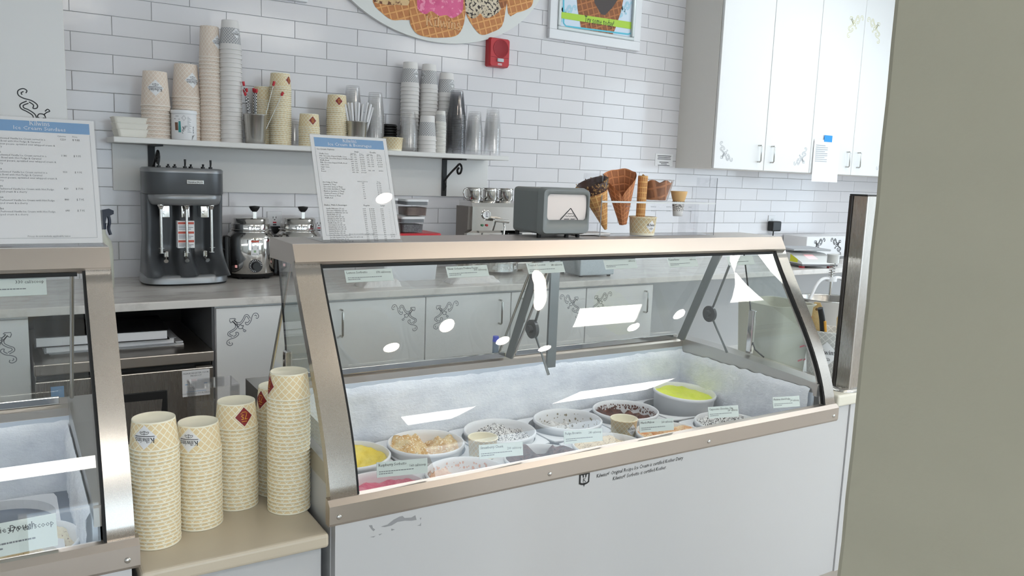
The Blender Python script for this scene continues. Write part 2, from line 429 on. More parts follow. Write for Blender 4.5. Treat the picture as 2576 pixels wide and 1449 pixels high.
def scroll_decal(parent, x, y, z, size, flipx=False, flipy=False, m=None, w=0.022):
    b = MB()
    def fn(a, c):
        a = 1 - a if flipx else a; c = 1 - c if flipy else c
        return (x + (a - 0.5) * size, y, z + (c - 0.5) * size)
    for q in SCROLL: b.ribbon(q, w, fn)
    return b.build('scroll_ornament', m or INKG, parent)
# ================================================================ the setting
def struct(name, b, m, parent=None, label=None):
    o = b.build(name, m, parent)
    if parent is None: o['kind'] = 'structure'
    if label: o['label'] = label
    return o
RX0, RX1, RY0, RY1, RZ1 = -3.0, 6.4, -7.6, 0.0, 2.95
struct('floor', MB().box(RX0, RX1, RY0, RY1, -0.05, 0), FLOORM)
struct('ceiling', MB().box(RX0, RX1, RY0, RY1 + 0.1, RZ1, RZ1 + 0.05), CEIL)
struct('wall_left', MB().box(RX0 - 0.1, RX0, RY0, RY1, 0, RZ1), PAINT)
# front of the shop, behind the viewer: storefront openings with glass
b = MB(); fx = [(-2.6, -0.4), (0.0, 2.2), (2.6, 5.9)]; xs = RX0
for a, c in fx:
    b.box(xs, a, RY0 - 0.1, RY0, 0, RZ1); b.box(a, c, RY0 - 0.1, RY0, 0, 0.3); b.box(a, c, RY0 - 0.1, RY0, 2.5, RZ1); xs = c
b.box(xs, RX1, RY0 - 0.1, RY0, 0, RZ1); struct('wall_front', b, PAINT)
for i, (a, c) in enumerate(fx):
    w = struct('window_%d' % (i + 1), MB().box(a, c, RY0 - 0.06, RY0 - 0.05, 0.3, 2.5), WINDOW)
    f = MB(); f.box(a, c, RY0 - 0.08, RY0 + 0.01, 0.3, 0.36); f.box(a, c, RY0 - 0.08, RY0 + 0.01, 2.44, 2.5); f.box(a, a + 0.06, RY0 - 0.08, RY0 + 0.01, 0.36, 2.44); f.box(c - 0.06, c, RY0 - 0.08, RY0 + 0.01, 0.36, 2.44)
    f.build('window_frame', SATIN, w)
b = MB(); b.box(RX1, RX1 + 0.1, RY0, -4.6, 0, RZ1); b.box(RX1, RX1 + 0.1, -4.6, -1.0, 0, 0.5); b.box(RX1, RX1 + 0.1, -4.6, -1.0, 2.6, RZ1); b.box(RX1, RX1 + 0.1, -1.0, RY1, 0, RZ1)
struct('wall_right', b, PAINT)
w = struct('window_4', MB().box(RX1 + 0.05, RX1 + 0.06, -4.6, -1.0, 0.5, 2.6), WINDOW)
f = MB(); f.box(RX1 - 0.01, RX1 + 0.08, -4.6, -1.0, 0.5, 0.56); f.box(RX1 - 0.01, RX1 + 0.08, -4.6, -1.0, 2.54, 2.6); f.box(RX1 - 0.01, RX1 + 0.08, -4.6, -4.54, 0.56, 2.54); f.box(RX1 - 0.01, RX1 + 0.08, -1.06, -1.0, 0.56, 2.54); f.box(RX1 - 0.01, RX1 + 0.08, -2.83, -2.77, 0.56, 2.54)
f.build('window_frame', SATIN, w)

# back wall of glazed brick tiles, each tile a piece of its own
wall = struct('wall_back', MB().box(RX0, RX1, 0.0, 0.1, 0, RZ1), GROUT)
HH, TW, TX0, TZ0, GAP = 0.0778, 0.30576, 0.26423, 2.07928, 0.0017
def tile_mesh(w):
    b = MB(); h = HH - GAP; w2 = (w - GAP) / 2; h2 = h / 2; e = 0.0012
    rows = [(w2, h2, 0.0), (w2, h2, -0.0045), (w2 - e, h2 - e, -0.0062)]
    v = [(sx * a, y, sz * c) for a, c, y in rows for sx, sz in ((-1, -1), (1, -1), (1, 1), (-1, 1))]
    f = [(i * 4 + k, i * 4 + (k + 1) % 4, (i + 1) * 4 + (k + 1) % 4, (i + 1) * 4 + k) for i in range(2) for k in range(4)] + [(8, 9, 10, 11)]
    b.add(v, f); me = b.mesh('tile'); me.materials.append(TILE); return me
TM = tile_mesh(TW); cand = []; rest = MB()
for r in range(-11, 16):
    zc = TZ0 - (r + 0.5) * HH
    if zc < 0.88: continue
    for c in range(-12, 40):
        if (c + r) % 2: continue
        xa = TX0 + c * TW / 2; xc = xa + TW / 2
        if xc > RX1 - 0.16: continue
        hid = (xa > 3.63 and xa + TW < 6.2 and zc > 1.56) or (xa > 0.42 and xa + TW < 2.2 and 1.31 < zc < 1.47) or (xa + TW < 0.2 and zc > 1.5)
        if hid: continue
        q = [pj((xa + TW * i, 0, zc + HH * j)) for i, j in ((0, -.5), (1, -.5), (1, .5), (0, .5))]
        inn = (Vector((xc, 0, zc)) - CAM).dot(RZ) > 0.5 and max(p[0] for p in q) > 0 and min(p[0] for p in q) < 2240 and max(p[1] for p in q) > 0 and min(p[1] for p in q) < 720
        ar = (q[1][0] - q[0][0]) * (q[0][1] - q[3][1])
        cand.append((0 if inn else 1, -ar, xc, zc))
cand.sort()
for i, (a, _, xc, zc) in enumerate(cand):
    if i < 300 and a == 0:
        o = link('tile', TM, None, wall); o.location = (xc, 0, zc)
    else:
        rest.M = Matrix.Translation((xc, 0, zc)); w2, h2, e = (TW - GAP) / 2, (HH - GAP) / 2, 0.0022
        v = [(sx * p, y, sz * q) for p, q, y in ((w2, h2, 0.0), (w2, h2, -0.0045), (w2 - e, h2 - e, -0.0062)) for sx, sz in ((-1, -1), (1, -1), (1, 1), (-1, 1))]
        rest.add(v, [(j * 4 + k, j * 4 + (k + 1) % 4, (j + 1) * 4 + (k + 1) % 4, (j + 1) * 4 + k) for j in range(2) for k in range(4)] + [(8, 9, 10, 11)])
rest.M = None
tag(rest.build('tile_field', TILE, wall), kind='stuff')

# tan plaster column close on the right
pc = on(2170, 724.5, Y=-3.10)
b = MB(); n = 40; rows = []
for i in range(n + 1):
    z = RZ1 * i / n; j = 0.0012 * math.sin(z * 37) + 0.0012 * math.sin(z * 91 + 1)
    rows.append([(pc.x + 0.3, -3.10, z), (pc.x + 0.012 + j, -3.10, z), (pc.x + 0.004 + j, -3.104, z), (pc.x + j, -3.112, z), (pc.x, -3.45, z), (pc.x + 0.008, -3.46, z), (pc.x + 0.3, -3.46, z), (pc.x + 0.3, -3.10, z)])
b.sheet(rows, False); struct('wall_column', b, PLASTER)

# ---------------------------------------------------------------- ceiling lights
def troffer(x, y, w, d, label, group=None, m=None):
    t = thing('ceiling_panel_light', label, 'ceiling light', (x, y, RZ1), 0, group)
    f = MB()
    for a in ((-w / 2, w / 2, -d / 2, -d / 2 + 0.025), (-w / 2, w / 2, d / 2 - 0.025, d / 2), (-w / 2, -w / 2 + 0.025, -d / 2, d / 2), (w / 2 - 0.025, w / 2, -d / 2, d / 2)): f.box(a[0], a[1], a[2], a[3], -0.02, 0)
    f.build('frame', PLASTW, t); MB().box(-w / 2 + 0.025, w / 2 - 0.025, -d / 2 + 0.025, d / 2 - 0.025, -0.012, -0.004).build('diffuser', m or L_TROF, t)
g = 'panel lights in the ceiling'
for x, y in ((3.50, -3.42), (4.95, -3.30)): troffer(x, y, 0.60, 0.22, 'small square edged panel light in the ceiling', g)
for x, y, m in ((4.3, -1.35, L_COOL), (0.3, -5.4, L_TROF), (2.6, -5.6, L_TROF), (4.8, -5.6, L_TROF)): troffer(x, y, 1.2, 0.6, 'unseen wide flat panel light recessed in the ceiling', 'wide panel lights in the ceiling, three of them added', m)  # three front panels behind the viewer are added to light the case front
def downlight(x, y, m, label, group, r=0.055):
    t = thing('recessed_downlight', label, 'ceiling light', (x, y, RZ1), 0, group)
    MB().lathe([(r + 0.016, 0), (r + 0.016, -0.008), (r, -0.012), (r - 0.004, -0.002)], 24).build('trim_ring', PLASTW, t)
    MB().disc(r - 0.002, -0.006, 24).build('lamp', m, t)
for x, y in ((3.81, -3.58), (4.20, -3.47), (4.70, -3.36), (5.26, -3.27)): downlight(x, y, L_DOWN, 'round white recessed downlight over the work end of the shop', 'white downlights in a row')
for x, y in ((1.92, -3.56), (2.25, -3.40), (2.71, -3.60), (2.90, -3.29), (3.11, -3.78), (0.9, -3.5)): downlight(x, y, L_WARM, 'round warm recessed downlight over the customer side', 'warm downlights over the counter', 0.052)

# ---------------------------------------------------------------- back counter and cabinets
o = MB().rbox(-1.4, 5.6, -0.705, -0.002, 0.884, 0.914, 0.003).build('back_counter', QUARTZ)
tag(o, 'long white veined quartz worktop along the tiled back wall', 'countertop')
def pull(parent, x, y, z0, z1):
    b = MB(); b.tube([(x, y, z0), (x, y - 0.022, z0), (x, y - 0.028, z0 + 0.006), (x, y - 0.028, z1 - 0.006), (x, y - 0.022, z1), (x, y, z1)], 0.0045, 8); return b.build('handle', SATIN, parent)
def base_cab(x0, x1, doors, label):
    t = thing('base_cabinet', label, 'cabinet', ((x0 + x1) / 2, -0.35, 0)); ox, oy = (x0 + x1) / 2, -0.35
    MB().box(x0 - ox + 0.001, x1 - ox - 0.001, -0.66 - oy, -0.01 - oy, 0.09, 0.883).build('body', WHITE, t)
    MB().box(x0 - ox + 0.002, x1 - ox - 0.002, -0.60 - oy, -0.05 - oy, 0, 0.09).build('toe_kick', DARK, t)
    for a, c, hx, sx in doors:
        d = MB().rbox(a - ox + 0.002, c - ox - 0.002, -0.68 - oy, -0.661 - oy, 0.10, 0.872, 0.002, 1).build('door', WHITE, t)
        if hx: pull(d, hx - ox, -0.68 - oy, 0.73, 0.84)
        if sx: scroll_decal(d, sx[0] - ox, -0.6806 - oy, 0.787, 0.125, flipx=sx[1])
S0 = 0.667; DW = 0.442
base_cab(S0, S0 + 2 * DW, [(S0, S0 + DW, S0 + DW - 0.055, (S0 + 0.10, False)), (S0 + DW, S0 + 2 * DW, S0 + DW + 0.052, (S0 + 2 * DW - 0.10, True))], 'white two door base cabinet beside the steel refrigerator')
base_cab(S0 + 2 * DW, S0 + 4 * DW, [(S0 + 2 * DW, S0 + 3 * DW, S0 + 3 * DW - 0.065, (S0 + 2 * DW + 0.10, False)), (S0 + 3 * DW, S0 + 4 * DW, S0 + 3 * DW + 0.06, (S0 + 4 * DW - 0.10, True))], 'white two door base cabinet with scroll corners below the espresso machine')
base_cab(S0 + 4 * DW, S0 + 5 * DW, [(S0 + 4 * DW, S0 + 5 * DW, S0 + 5 * DW - 0.06, (S0 + 4 * DW + 0.10, False))], 'white single door base cabinet at the end of the row')
base_cab(-0.82, 0.06, [(-0.82, -0.38, -0.43, None), (-0.38, 0.06, -0.33, (-0.04, True))], 'white two door base cabinet behind the cut-off freezer case')

# under-counter refrigerator
t = thing('undercounter_refrigerator', 'stainless steel undercounter refrigerator below the quartz worktop', 'refrigerator', (0.36, -0.36, 0)); ox, oy = 0.36, -0.36
MB().rbox(0.07 - ox, 0.652 - ox, -0.66 - oy, -0.03 - oy, 0.06, 0.69, 0.004).build('body', STEELV, t)
MB().rbox(0.068 - ox, 0.655 - ox, -0.70 - oy, -0.03 - oy, 0.675, 0.715, 0.004).build('top', STEEL, t)
MB().box(0.075 - ox, 0.648 - ox, -0.667 - oy, -0.655 - oy, 0.655, 0.674).build('air_gap', DARK, t)
d = MB().rbox(0.07 - ox, 0.652 - ox, -0.70 - oy, -0.662 - oy, 0.10, 0.655, 0.004).build('door', STEELV, t)
MB().rbox(0.14 - ox, 0.49 - ox, -0.7015 - oy, -0.68 - oy, 0.40, 0.585, 0.006).build('grip_recess', DARK, d)
g1 = MB(); g1.prism([(0.14 - ox, 0.40), (0.455 - ox, 0.40), (0.47 - ox, 0.55), (0.14 - ox, 0.555)], -0.7035 - oy, -0.700 - oy, 'y'); g1.build('grip_plate', STEELV, d)
g1 = MB(); g1.M = Matrix.Translation((0.335 - ox, -0.7 - oy, 0.635)) @ Matrix.Rotation(PI / 2, 4, 'X'); g1.cyl(0.011, 0, 0.006, 20); g1.cyl(0.004, 0.006, 0.008, 12); g1.build('lock', CHROME, d)
hg = MB(); hg.box(0.59 - ox, 0.648 - ox, -0.70 - oy, -0.66 - oy, 0.6555, 0.661); hg.build('hinge', SATIN, t)
b = MB(); b.box(0.54 - ox, 0.638 - ox, -0.7022 - oy, -0.7005 - oy, 0.548, 0.648); st = b.build('sticker', PAPER, d)
b = MB(); fn = vplane(0.589 - ox, -0.7028 - oy, 0)
b.text('PLEASE REGISTER YOUR', 0.0085, lambda a, c: fn(a, c + 0.634), 'CENTER'); b.text('PRODUCT', 0.0085, lambda a, c: fn(a, c + 0.624), 'CENTER'); b.text('COMPLETE ALL YOUR FIELDS', 0.0078, lambda a, c: fn(a, c + 0.556), 'CENTER')
b.build('lettering', INKG, st)
b = MB(); b.box(0.553 - ox, 0.625 - ox, -0.7029 - oy, -0.7026 - oy, 0.5655, 0.567); b.box(0.55 - ox, 0.562 - ox, -0.7029 - oy, -0.7026 - oy, 0.593, 0.596); b.box(0.617 - ox, 0.629 - ox, -0.7029 - oy, -0.7026 - oy, 0.593, 0.596); b.build('blue_rule', BLUEB, st)
b = MB(); b.box(0.115 - ox, 0.155 - ox, -0.7022 - oy, -0.7005 - oy, 0.575, 0.635); st = b.build('energy_sticker', BLUEB, d)
# niche above the refrigerator
o = MB().box(0.061, 0.666, -0.03, -0.012, 0.0, 0.883).build('niche_shade_panel', DARK); tag(o, 'black panel added as the shade of the niche above the refrigerator', 'panel')  # black panel added to stand for the deep shade in this niche
o = MB().box(0.657, 0.6665, -0.66, -0.03, 0.10, 0.883).build('niche_side_panel', mat('grey_laminate', C(96, 96, 98), 0.5)); tag(o, 'grey side panel between refrigerator and white cabinet', 'panel')
def papers(name, label, x0, x1, y0, y1, z0, z1, m, rz=0, cover=None):
    t = thing(name, label, 'binder' if 'binder' in name else 'papers', ((x0 + x1) / 2, (y0 + y1) / 2, z0), rz); w, d, h = (x1 - x0) / 2, (y1 - y0) / 2, z1 - z0
    if cover:
        MB().rbox(-w, w, -d, d, 0, 0.003, 0.001, 1).build('cover', cover, t); MB().rbox(-w, w, -d, d, h - 0.003, h, 0.001, 1).build('cover', cover, t)
        MB().rbox(-w, -w + 0.004, -d, d, 0.003, h - 0.003, 0.001, 1).build('spine', cover, t); MB().box(-w + 0.006, w - 0.008, -d + 0.006, d - 0.006, 0.003, h - 0.003).build('pages', m, t)
    else:
        MB().rbox(-w, w, -d, d, 0, h * 0.55, 0.001, 1).build('sheets', m, t); q = MB(); q.M = Matrix.Rotation(0.05, 4, 'Z'); q.rbox(-w * 0.97, w * 0.97, -d * 0.97, d * 0.96, h * 0.55, h, 0.001, 1); q.build('sheets', m, t)
    return t
papers('loose_papers', 'thin stack of loose white papers on the refrigerator', 0.12, 0.575, -0.55, -0.22, 0.715, 0.727, PAPER)
papers('paper_binder', 'grey white binder with cut pages under the black binder', 0.10, 0.54, -0.58, -0.26, 0.727, 0.752, PAPER, 0.03, mat('pale_board', C(170, 172, 176), 0.5))
papers('ring_binder', 'glossy black ring binder lying topmost on the refrigerator', 0.08, 0.52, -0.60, -0.28, 0.752, 0.79, PAPER, -0.03, mat('black_vinyl', C(34, 34, 36), 0.3))

# ---------------------------------------------------------------- upper cabinets
def upper_cab(x0, x1, z0, doors, label, y0=-0.33):
    t = thing('wall_cabinet', label, 'cabinet', ((x0 + x1) / 2, 0, z0)); ox = (x0 + x1) / 2
    MB().box(x0 - ox, x1 - ox, y0 + 0.02, -0.0065, 0.0, RZ1 - z0 - 0.02).build('body', mat('cabinet_side_laminate', C(226, 221, 214), 0.45), t)
    for a, c, hx, sc in doors:
        d = MB().rbox(a - ox + 0.002, c - ox - 0.002, y0, y0 + 0.018, 0.002, RZ1 - z0 - 0.03, 0.002, 1).build('door', WHITE, t)
        if hx: pull(d, hx - ox, y0, 0.055, 0.155)
        if sc:
            for s in sc: scroll_decal(d, s[0] - ox, y0 - 0.0006, s[1] - z0, s[2], flipx=s[3], flipy=s[4], m=s[5] if len(s) > 5 else INKP)
    return t
Z0 = 1.4947; U = 3.617
GOLDI = mat('faded_gold_ink', C(206, 200, 150), 0.6)
t = upper_cab(U, U + 2 * DW, Z0, [(U, U + DW, U + DW - 0.062, [(U + 0.10, 1.60, 0.12, False, True)]), (U + DW, U + 2 * DW, U + DW + 0.058, [(U + 2 * DW - 0.10, 1.60, 0.12, True, True)])], 'tall white wall cabinet with its beige end panel showing')
t = upper_cab(U + 2 * DW, U + 4 * DW, Z0, [(U + 2 * DW, U + 3 * DW, U + 3 * DW - 0.062, [(U + 2 * DW + 0.09, 1.60, 0.12, False, True), (U + 2 * DW + 0.34, 2.47, 0.16, False, False, GOLDI)]), (U + 3 * DW, U + 4 * DW, U + 3 * DW + 0.058, [(U + 4 * DW - 0.10, 1.60, 0.12, True, True), (U + 3 * DW + 0.10, 2.47, 0.16, True, False, GOLDI)])], 'tall white wall cabinet with a paper notice taped to its door')
t = upper_cab(U + 4 * DW, U + 5.8 * DW, Z0, [(U + 4 * DW, U + 5 * DW, None, None), (U + 5 * DW, U + 5.8 * DW, None, None)], 'tall white wall cabinet at the far corner')
t = upper_cab(-0.64, 0.224, Z0, [(-0.64, -0.21, None, None), (-0.21, 0.224, None, [(on(112, 285, Y=-0.33).x, on(112, 285, Y=-0.33).z, 0.17, False, True, INK)])], 'white wall cabinet with a dark scroll behind the sundaes menu')
# paper taped on the cabinet
p0 = on(2049, 350, Y=-0.335); p1 = on(2104, 459, Y=-0.335)
t = thing('taped_notice', 'white paper notice hanging from blue tape on the wall cabinet', 'notice', ((p0.x + p1.x) / 2, -0.334, p1.z)); w = (p1.x - p0.x) / 2; h = p0.z - p1.z
s = MB(); s.sheet([[(-w + 2 * w * i / 6, -0.002 - 0.004 * (1 - k / 8) ** 2, h * k / 8) for i in range(7)] for k in range(9)]); s.build('sheet', PAPER, t)
tp = on(2074, 340, Y=-0.335); tp1 = on(2092, 358, Y=-0.335)
MB().box(tp.x - (p0.x + p1.x) / 2, tp1.x - (p0.x + p1.x) / 2, -0.004, -0.0025, tp1.z - p1.z, tp.z - p1.z).build('tape', BLUET, t)
b = MB()
for i in range(9): b.box(-w + 0.02, -w + 0.02 + w * (0.9 if i % 3 else 0.7), -0.0045, -0.0035, h * 0.86 - i * 0.013, h * 0.86 - i * 0.013 + 0.0035)
b.build('lettering', INKP, t)
p0 = on(1649, 386, Y=-0.007); p1 = on(1691, 419, Y=-0.007)
t = thing('wall_notice', 'small white printed notice stuck on the tiles beside the wall cabinet', 'notice', (p0.x, -0.0065, p1.z)); w = p1.x - p0.x; h = p0.z - p1.z
MB().box(0, w, -0.002, 0, 0, h).build('card', PAPER, t); b = MB()
for i, q in enumerate((0.92, 0.86, 0.9, 0, 0.62, 0.4, 0.8)):
    if q: b.box(w / 2 - q * w * 0.42, w / 2 + q * w * 0.42, -0.0025, -0.002, h - 0.014 - i * 0.0098, h - 0.0105 - i * 0.0098)
b.build('lettering', INK, t)

# ---------------------------------------------------------------- shelf
t = thing('wall_shelf_board', 'long white wall shelf with a white backboard under it', 'shelf', (1.3, 0, 1.485)); ox = 1.3
MB().rbox(0.383 - ox, 2.216 - ox, -0.26, -0.0065, 0, 0.022, 0.003).build('board', SHELFW, t)
MB().rbox(0.402 - ox, 2.231 - ox, -0.024, -0.0065, -0.197, -0.001, 0.002).build('backboard', SHELFW, t)
MB().box(0.56 - ox, 0.9 - ox, -0.0245, -0.024, -0.001, 0).build('batten', SHELFW, t)
for bx in (0.553, 1.965):
    q = thing('shelf_bracket', 'black iron bracket with scroll arm under the shelf', 'bracket', (bx, -0.024, 1.29), 0, 'iron brackets under the shelf')
    MB().rbox(-0.014, 0.014, -0.006, 0, 0.0, 0.194, 0.001).build('upright', IRON, q); MB().rbox(-0.014, 0.014, -0.215, 0, 0.187, 0.195, 0.001).build('arm', IRON, q)
    pts = cat_rom([(0, -0.006, 0.03), (0, -0.022, 0.05), (0, -0.012, 0.075), (0, -0.03, 0.095), (0, -0.08, 0.125), (0, -0.13, 0.15), (0, -0.168, 0.168), (0, -0.19, 0.15), (0, -0.18, 0.125), (0, -0.155, 0.12), (0, -0.145, 0.137), (0, -0.16, 0.148)], 6)
    MB().tube(pts, 0.0055, 8).build('scroll', IRON, q)
# ================================================================ curved glass ice cream cases
GC = (-1.273, 3.867, -3.278, -1.262)
def gy(z):
    z = min(max(z, 0.64), 1.19)
    return -1.835 if z > 1.185 else _gy(z)
_gp = [(1.185, -1.835), (1.03, -1.927), (0.88, -2.02), (0.756, -2.08), (0.655, -2.108)]
def _gy(z):
    r = 0.0
    for i, (zi, yi) in enumerate(_gp):
        l = yi
        for j, (zj, _) in enumerate(_gp):
            if i != j: l *= (z - zj) / (zi - zj)
        r += l
    return r
def hit_glass(px, py):
    d = (RX * ((px - 1288) / FPX) + RY * ((py - 724.5) / FPX) + RZ); lo, hi = 0.5, 8.0
    for _ in range(50):
        m = (lo + hi) / 2; p = CAM + d * m
        if p.y < gy(p.z): lo = m
        else: hi = m
    return CAM + d * lo
PROF = [(_gy(z), z) for z in [1.185 - (1.185 - 0.652) * i / 14 for i in range(15)]]
def prof_off(o):
    out = []
    for i, (y, z) in enumerate(PROF):
        a = PROF[max(i - 1, 0)]; c = PROF[min(i + 1, 14)]; dy, dz = c[0] - a[0], c[1] - a[1]; l = math.hypot(dy, dz)
        out.append((y + dz / l * o, z - dy / l * o))      # positive: outward
    return out
DC = MB
def icecase(x0, x1, label, full):
    L = Vector(((x0 + x1) / 2, -1.74, 0)); t = thing('ice_cream_case', label, 'display freezer', L)
    def W():
        b = MB(); b.M = Matrix.Translation(-L); return b
    # cabinet
    W().box(x0 + 0.008, x1 - 0.008, -2.1185, -2.09, 0.015, 0.61).build('front_panel', WHITE2, t)
    for xa in (x0 + 0.006, x1 - 0.022): W().box(xa, xa + 0.016, -2.09, -1.352, 0.07, 0.70).build('side_panel', WHITE2, t)
    W().box(x0 + 0.022, x1 - 0.022, -1.366, -1.352, 0.07, 0.735).build('rear_panel', STEEL, t)
    W().box(x0 + 0.022, x1 - 0.022, -2.09, -1.366, 0.07, 0.09).build('base_pan', WHITE2, t)
    W().box(x0 + 0.03, x1 - 0.03, -2.05, -1.40, 0.0, 0.07).build('plinth', DARK, t)
    for xa in (x0, x1 - 0.07):
        W().prism([(-2.085, 0.69), (-1.348, 0.715), (-1.348, 0.768), (-1.60, 0.766), (-2.02, 0.742), (-2.085, 0.735)], xa, xa + 0.07, 'x').build('side_rail', STEELY, t)
    W().prism([(-1.42, 0.715), (-1.42, 0.757), (-1.405, 0.765), (-1.348, 0.768), (-1.348, 0.715)], x0 + 0.07, x1 - 0.07, 'x').build('rear_sill', STEEL, t)
    LIN = mat('liner_metal', C(206, 214, 226), 0.35, 0.2)
    W().box(x0 + 0.066, x1 - 0.066, -1.422, -1.412, 0.28, 0.735).build('rear_liner', LIN, t)
    W().box(x0 + 0.066, x1 - 0.066, -2.075, -2.065, 0.28, 0.645).build('front_liner', LIN, t)
    for xa in (x0 + 0.062, x1 - 0.072): W().box(xa, xa + 0.010, -2.07, -1.415, 0.28, 0.70).build('end_liner', LIN, t)
    W().box(x0 + 0.066, x1 - 0.066, -2.07, -1.415, 0.27, 0.285).build('liner_floor', LIN, t)
    # frost
    def frost(pts, nrm, ztop, seed):
        rows = []; n = 90; m = 12
        for k in range(m + 1):
            row = []
            for i in range(n + 1):
                s = i / n; x = pts[0][0] + (pts[1][0] - pts[0][0]) * s; y = pts[0][1] + (pts[1][1] - pts[0][1]) * s
                zt = ztop + 0.006 * noise(s * 30 * abs(pts[1][0] - pts[0][0] + pts[1][1] - pts[0][1]), seed, 2) + 0.006 * noise(s * 6, seed, 9)
                z = 0.53 + (zt - 0.53) * k / m; d = 0.009 + 0.005 * noise(s * 22, z * 40, seed) + 0.004 * noise(s * 70, z * 90, seed)
                if k == m: d = 0.0
                row.append((x + nrm[0] * d, y + nrm[1] * d, z))
            rows.append(row)
        return W().sheet(rows).build('frost', FROST, t)
    frost([(x0 + 0.07, -1.422), (x1 - 0.07, -1.422)], (0, -1), 0.722, 1.0)
    frost([(x1 - 0.074, -1.422), (x1 - 0.074, -2.06)], (-1, 0), 0.715, 5.0)
    frost([(x0 + 0.074, -2.06), (x0 + 0.074, -1.422)], (1, 0), 0.715, 8.0)
    # white collar plates round each tub
    nx = 6; px0 = x0 + 0.105; pw = (x1 - 0.105 - px0) / nx
    cm = MB(); R = 0.125; sq = []; hw, hd = pw / 2 - 0.004, 0.131
    n = 40
    ring = [(R * math.cos(2 * PI * k / n), R * math.sin(2 * PI * k / n)) for k in range(n)]
    for a, c in ring:
        s = min(hw / max(abs(a), 1e-6), hd / max(abs(c), 1e-6)); q = (a * s, c * s)
        if abs(q[0]) > hw - 0.02 and abs(q[1]) > hd - 0.02: q = (math.copysign(hw - 0.006, q[0]), math.copysign(hd - 0.006, q[1]))
        sq.append(q)
    for za, zb in ((0, 0.004),):
        cm.add([(a, c, zb) for a, c in sq] + [(a, c, zb) for a, c in ring], [(k, (k + 1) % n, n + (k + 1) % n, n + k) for k in range(n)])
        cm.add([(a, c, za) for a, c in sq] + [(a, c, zb) for a, c in sq], [(k, (k + 1) % n, n + (k + 1) % n, n + k) for k in range(n)])
        cm.add([(a, c, zb) for a, c in ring] + [(a, c, za - 0.02) for a, c in ring], [(k, (k + 1) % n, n + (k + 1) % n, n + k) for k in range(n)])
    me = cm.mesh('tub_collar')
    for i in range(nx):
        for yy in (-1.575, -1.85):
            o = link('tub_collar', me, PLASTW, t); o.location = (px0 + pw * (i + 0.5) - L.x, yy - L.y, 0.532)
    # front trim
    tr = W().prism([(-2.124, 0.610), (-2.124, 0.652), (-2.112, 0.664), (-2.098, 0.667), (-2.098, 0.603), (-2.1195, 0.603)], x0 - 0.008, x1 + 0.008, 'x').build('front_trim', STEEL, t)
    for sx in ((on(853, 1298, Y=-2.124).x, on(1383, 1190, Y=-2.124).x, on(1783, 1112, Y=-2.124).x, on(2097, 1050, Y=-2.124).x) if full else (x0 + 0.03, x0 + 0.6, x0 + 1.2, on(321, 1410, Y=-2.124).x)):
        b = W(); b.M = b.M @ Matrix.Translation((sx, -2.124, 0.625)) @ Matrix.Rotation(PI / 2, 4, 'X'); b.lathe([(0.0065, 0), (0.0058, 0.002), (0.003, 0.0034), (0.0004, 0.0038)], 14); b.build('screw', CHROME, tr)
    # hood
    W().prism([(-1.62, 1.2265), (-1.822, 1.2265), (-1.846, 1.184), (-1.838, 1.171), (-1.80, 1.176), (-1.62, 1.172)], x0, x1, 'x').build('hood', STEEL, t)
    W().box(x0 + 0.001, x1 - 0.001, -1.822, -1.621, 1.2265, 1.2271).build('hood_top', STEELT, t)
    W().box(x0 + 0.066, x1 - 0.066, -1.842, -1.832, 1.166, 1.174).build('gasket', RUBBER, t)
    b = W(); b.tube([(x0 + 0.1, -1.70, 1.166), (x1 - 0.1, -1.70, 1.166)], 0.0055, 10); b.build('lamp_tube', L_CASE, t)
    # glass and frames
    g = W(); g.sheet([[(x, y, z) for x in (x0 + 0.06, x1 - 0.06)] for y, z in prof_off(-0.004)]); g.build('front_glass', GLASS, t)
    po, pi = prof_off(0.004), prof_off(-0.022)
    for xa, xb, s in ((x0 - 0.001, x0 + 0.064, 1), (x1 - 0.050, x1 + 0.001, -1)):
        W().prism(po + pi[::-1], xa, xb, 'x', True).build('frame_post', STEELV, t)
        xg = xb if s > 0 else xa
        e = prof_off(0.002); e2 = prof_off(-0.012)
        W().prism(e + e2[::-1], min(xg, xg + s * 0.006), max(xg, xg + s * 0.006), 'x').build('glass_gasket', RUBBER, t)
    for xa in (x0 + 0.012, x1 - 0.018):
        pg = [(y + 0.02, z) for y, z in PROF if z > 0.75] + [(-2.05, 0.752), (-1.80, 0.765), (-1.755, 0.785), (-1.73, 0.83), (-1.715, 0.95), (-1.656, 1.176)]
        sg = W().prism(pg, xa, xa + 0.005, 'x').build('side_glass', GLASS2, t)
        b = W(); b.tube([(xa + 0.0025, -1.80, 0.765), (xa + 0.0025, -1.755, 0.785), (xa + 0.0025, -1.73, 0.83), (xa + 0.0025, -1.715, 0.95), (xa + 0.0025, -1.656, 1.176)], 0.0028, 6); b.build('edge_seal', RUBBER, t)
    for xa in (x0 + 0.012, x1 - 0.018):
        b = W(); b.rbox(xa - 0.006, xa + 0.012, -1.742, -1.715, 0.765, 0.935, 0.004); b.build('glass_clip', CHROME, t)
    # rear sliding doors with tracks
    xm = (x0 + x1) / 2
    for a, c, o in ((x0 + 0.06, xm + 0.03, 0.0), (xm - 0.03, x1 - 0.06, 0.014)):
        d = W(); d.sheet([[(x, -1.625 + o, 1.172) for x in (a, c)], [(x, -1.402 + o, 0.775) for x in (a, c)]]); d = d.build('rear_glass_door', GLASS2, t)
        for xa in (a, c):
            s = W(); s.tube([(xa, -1.625 + o, 1.172), (xa, -1.402 + o, 0.775)], 0.005, 6); s.build('door_edge', SATIN, d)
    for a, c, y in ((x0 + 0.075, xm - 0.02, -1.414), (xm + 0.03, x1 - 0.09, -1.404)):
        W().rbox(a, c, y - 0.004, y + 0.006, 0.766, 0.786, 0.002).build('door_track', CHROME, t)
